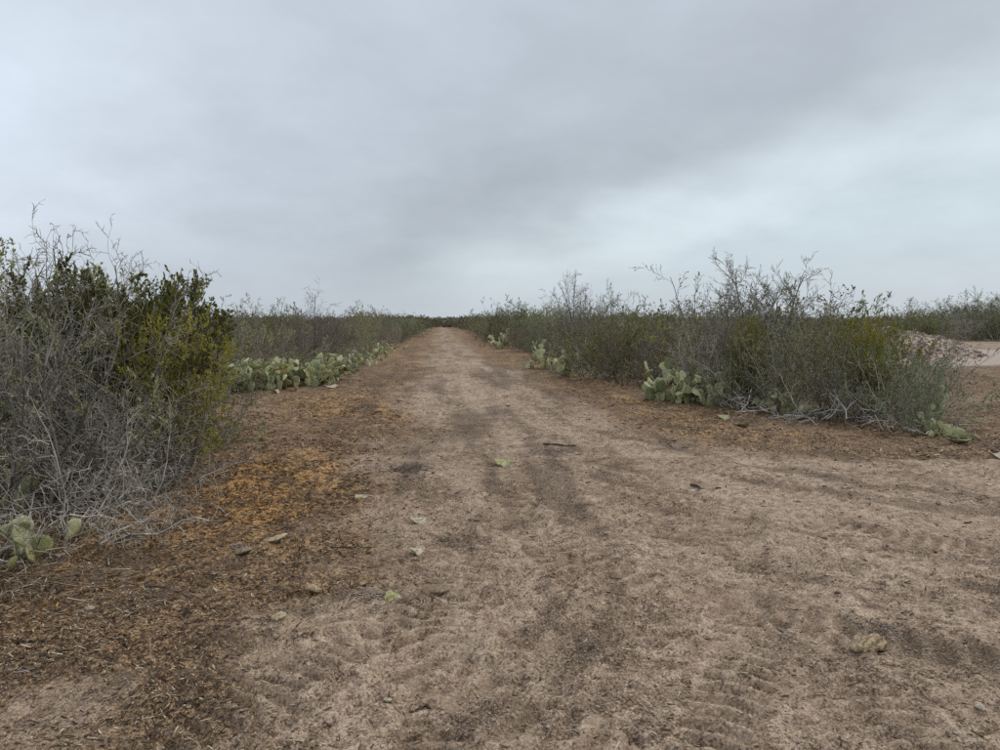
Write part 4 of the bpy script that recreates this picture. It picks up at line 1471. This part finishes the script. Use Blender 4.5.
xs_, ys_ = pix(28, 556)
stick('fallen_stick', xs_, ys_, 0.52, 0.011, 0.55, 'wood_dark', 'dark stick in front of the foreground prickly pear', forks=2, seed=1, arch=0.03)
xs_, ys_ = pix(405, 715)
stick('fallen_stick', xs_, ys_, 0.12, 0.005, -0.7, 'wood_tan', 'short forked tan stick in the bottom foreground', forks=1, seed=2)
xs_, ys_ = pix(422, 707)
stick('fallen_stick', xs_, ys_, 0.11, 0.006, 0.35, 'wood_dark', 'short dark stick right of the forked tan one', forks=0, seed=3)
xs_, ys_ = pix(206, 704)
stick('fallen_stick', xs_, ys_, 0.20, 0.005, 0.3, 'wood_dark', 'thin dark stick in the bottom left foreground', forks=1, seed=4)
xs_, ys_ = pix(360, 588)
stick('fallen_stick', xs_, ys_, 0.32, 0.007, 0.05, 'wood_dark', 'dark stick behind the yellow-green pad fragment', forks=2, seed=5)
xs_, ys_ = pix(706, 488)
stick('fallen_stick', xs_, ys_, 0.30, 0.011, -0.25, 'wood_dark', 'dark stick lying on the right half of the track', forks=1, seed=6)
xs_, ys_ = pix(560, 446)
stick('fallen_stick', xs_, ys_, 0.45, 0.014, 0.1, 'wood_dark', 'dark stick beyond the reddish patch in mid track', forks=2, seed=7)
xs_, ys_ = pix(345, 545)
stick('fallen_stick', xs_, ys_, 0.20, 0.006, 0.2, 'wood_dark', 'short dark stick on the orange-brown left verge', forks=1, seed=8)
xs_, ys_ = pix(165, 590)
stick('fallen_stick', xs_, ys_, 0.22, 0.010, 0.15, 'wood_dark', 'dark bark strip on the brown litter at lower left', forks=1, seed=9)
xs_, ys_ = pix(18, 680)
stick('fallen_stick', xs_, ys_, 0.10, 0.005, -0.4, 'wood_grey', 'pale grey stick at the lower left picture edge', forks=0, seed=10)
xs_, ys_ = pix(225, 412)
stick('fallen_stick', xs_, ys_, 0.9, 0.014, 0.8, 'wood_dark', 'dark stick leaning out from the left thicket onto the verge', forks=1, seed=11, arch=0.12)


def branch_heap(px, D, n, length, spread, mat, label, seed, hgt):
    rnd = random.Random(seed)
    x, y = at(px, D)
    root = ob('dead_branch_heap', None, loc=(x, y, float(height(x, y)) - 0.02))
    tag(root, label, 'dead branches')
    for i in range(n):
        S = Segs()
        a = rnd.uniform(0, 2 * PI)
        P = dict(rmin=0.004, lev=[(8, .20, -.04, 4, .8, .5, .6, .2), (5, .25, -.02, 2, .8, .5, .7, .2), (3, .25, 0, 0, 0, 0, 0, 0)])
        grow(S, rnd, (rnd.gauss(0, spread), rnd.gauss(0, spread * .5), rnd.uniform(0.03, hgt)), (math.cos(a), math.sin(a) * .6, rnd.uniform(-.1, .45)), length * rnd.uniform(.6, 1.2), rnd.uniform(.008, .017), 0, P)
        ob('branch', S.stem_mesh('dead_branch', M[mat], 5), root)


branch_heap(845, 10.9, 12, 0.85, 0.5, 'bark_pale', 'heap of pale dead branches at the foot of the right brush bank', 3, 0.18)
branch_heap(770, 11.9, 11, 0.8, 0.45, 'bark_grey', 'grey dead branches behind the small hidden prickly pear', 4, 0.22)
branch_heap(800, 11.3, 9, 0.8, 0.4, 'bark_pale', 'low pale dead branches left of the large branch heap', 5, 0.12)
branch_heap(18, 5.35, 4, 0.8, 0.25, 'bark_pale', 'bleached dead branches above the foreground prickly pear', 6, 0.3)
branch_heap(110, 6.6, 5, 0.7, 0.4, 'bark_dark', 'dark dead branches lying under the left thicket', 7, 0.1)
branch_heap(915, 9.9, 5, 0.6, 0.3, 'bark_grey', 'grey dead branches under the low shrub at the right corner', 8, 0.15)
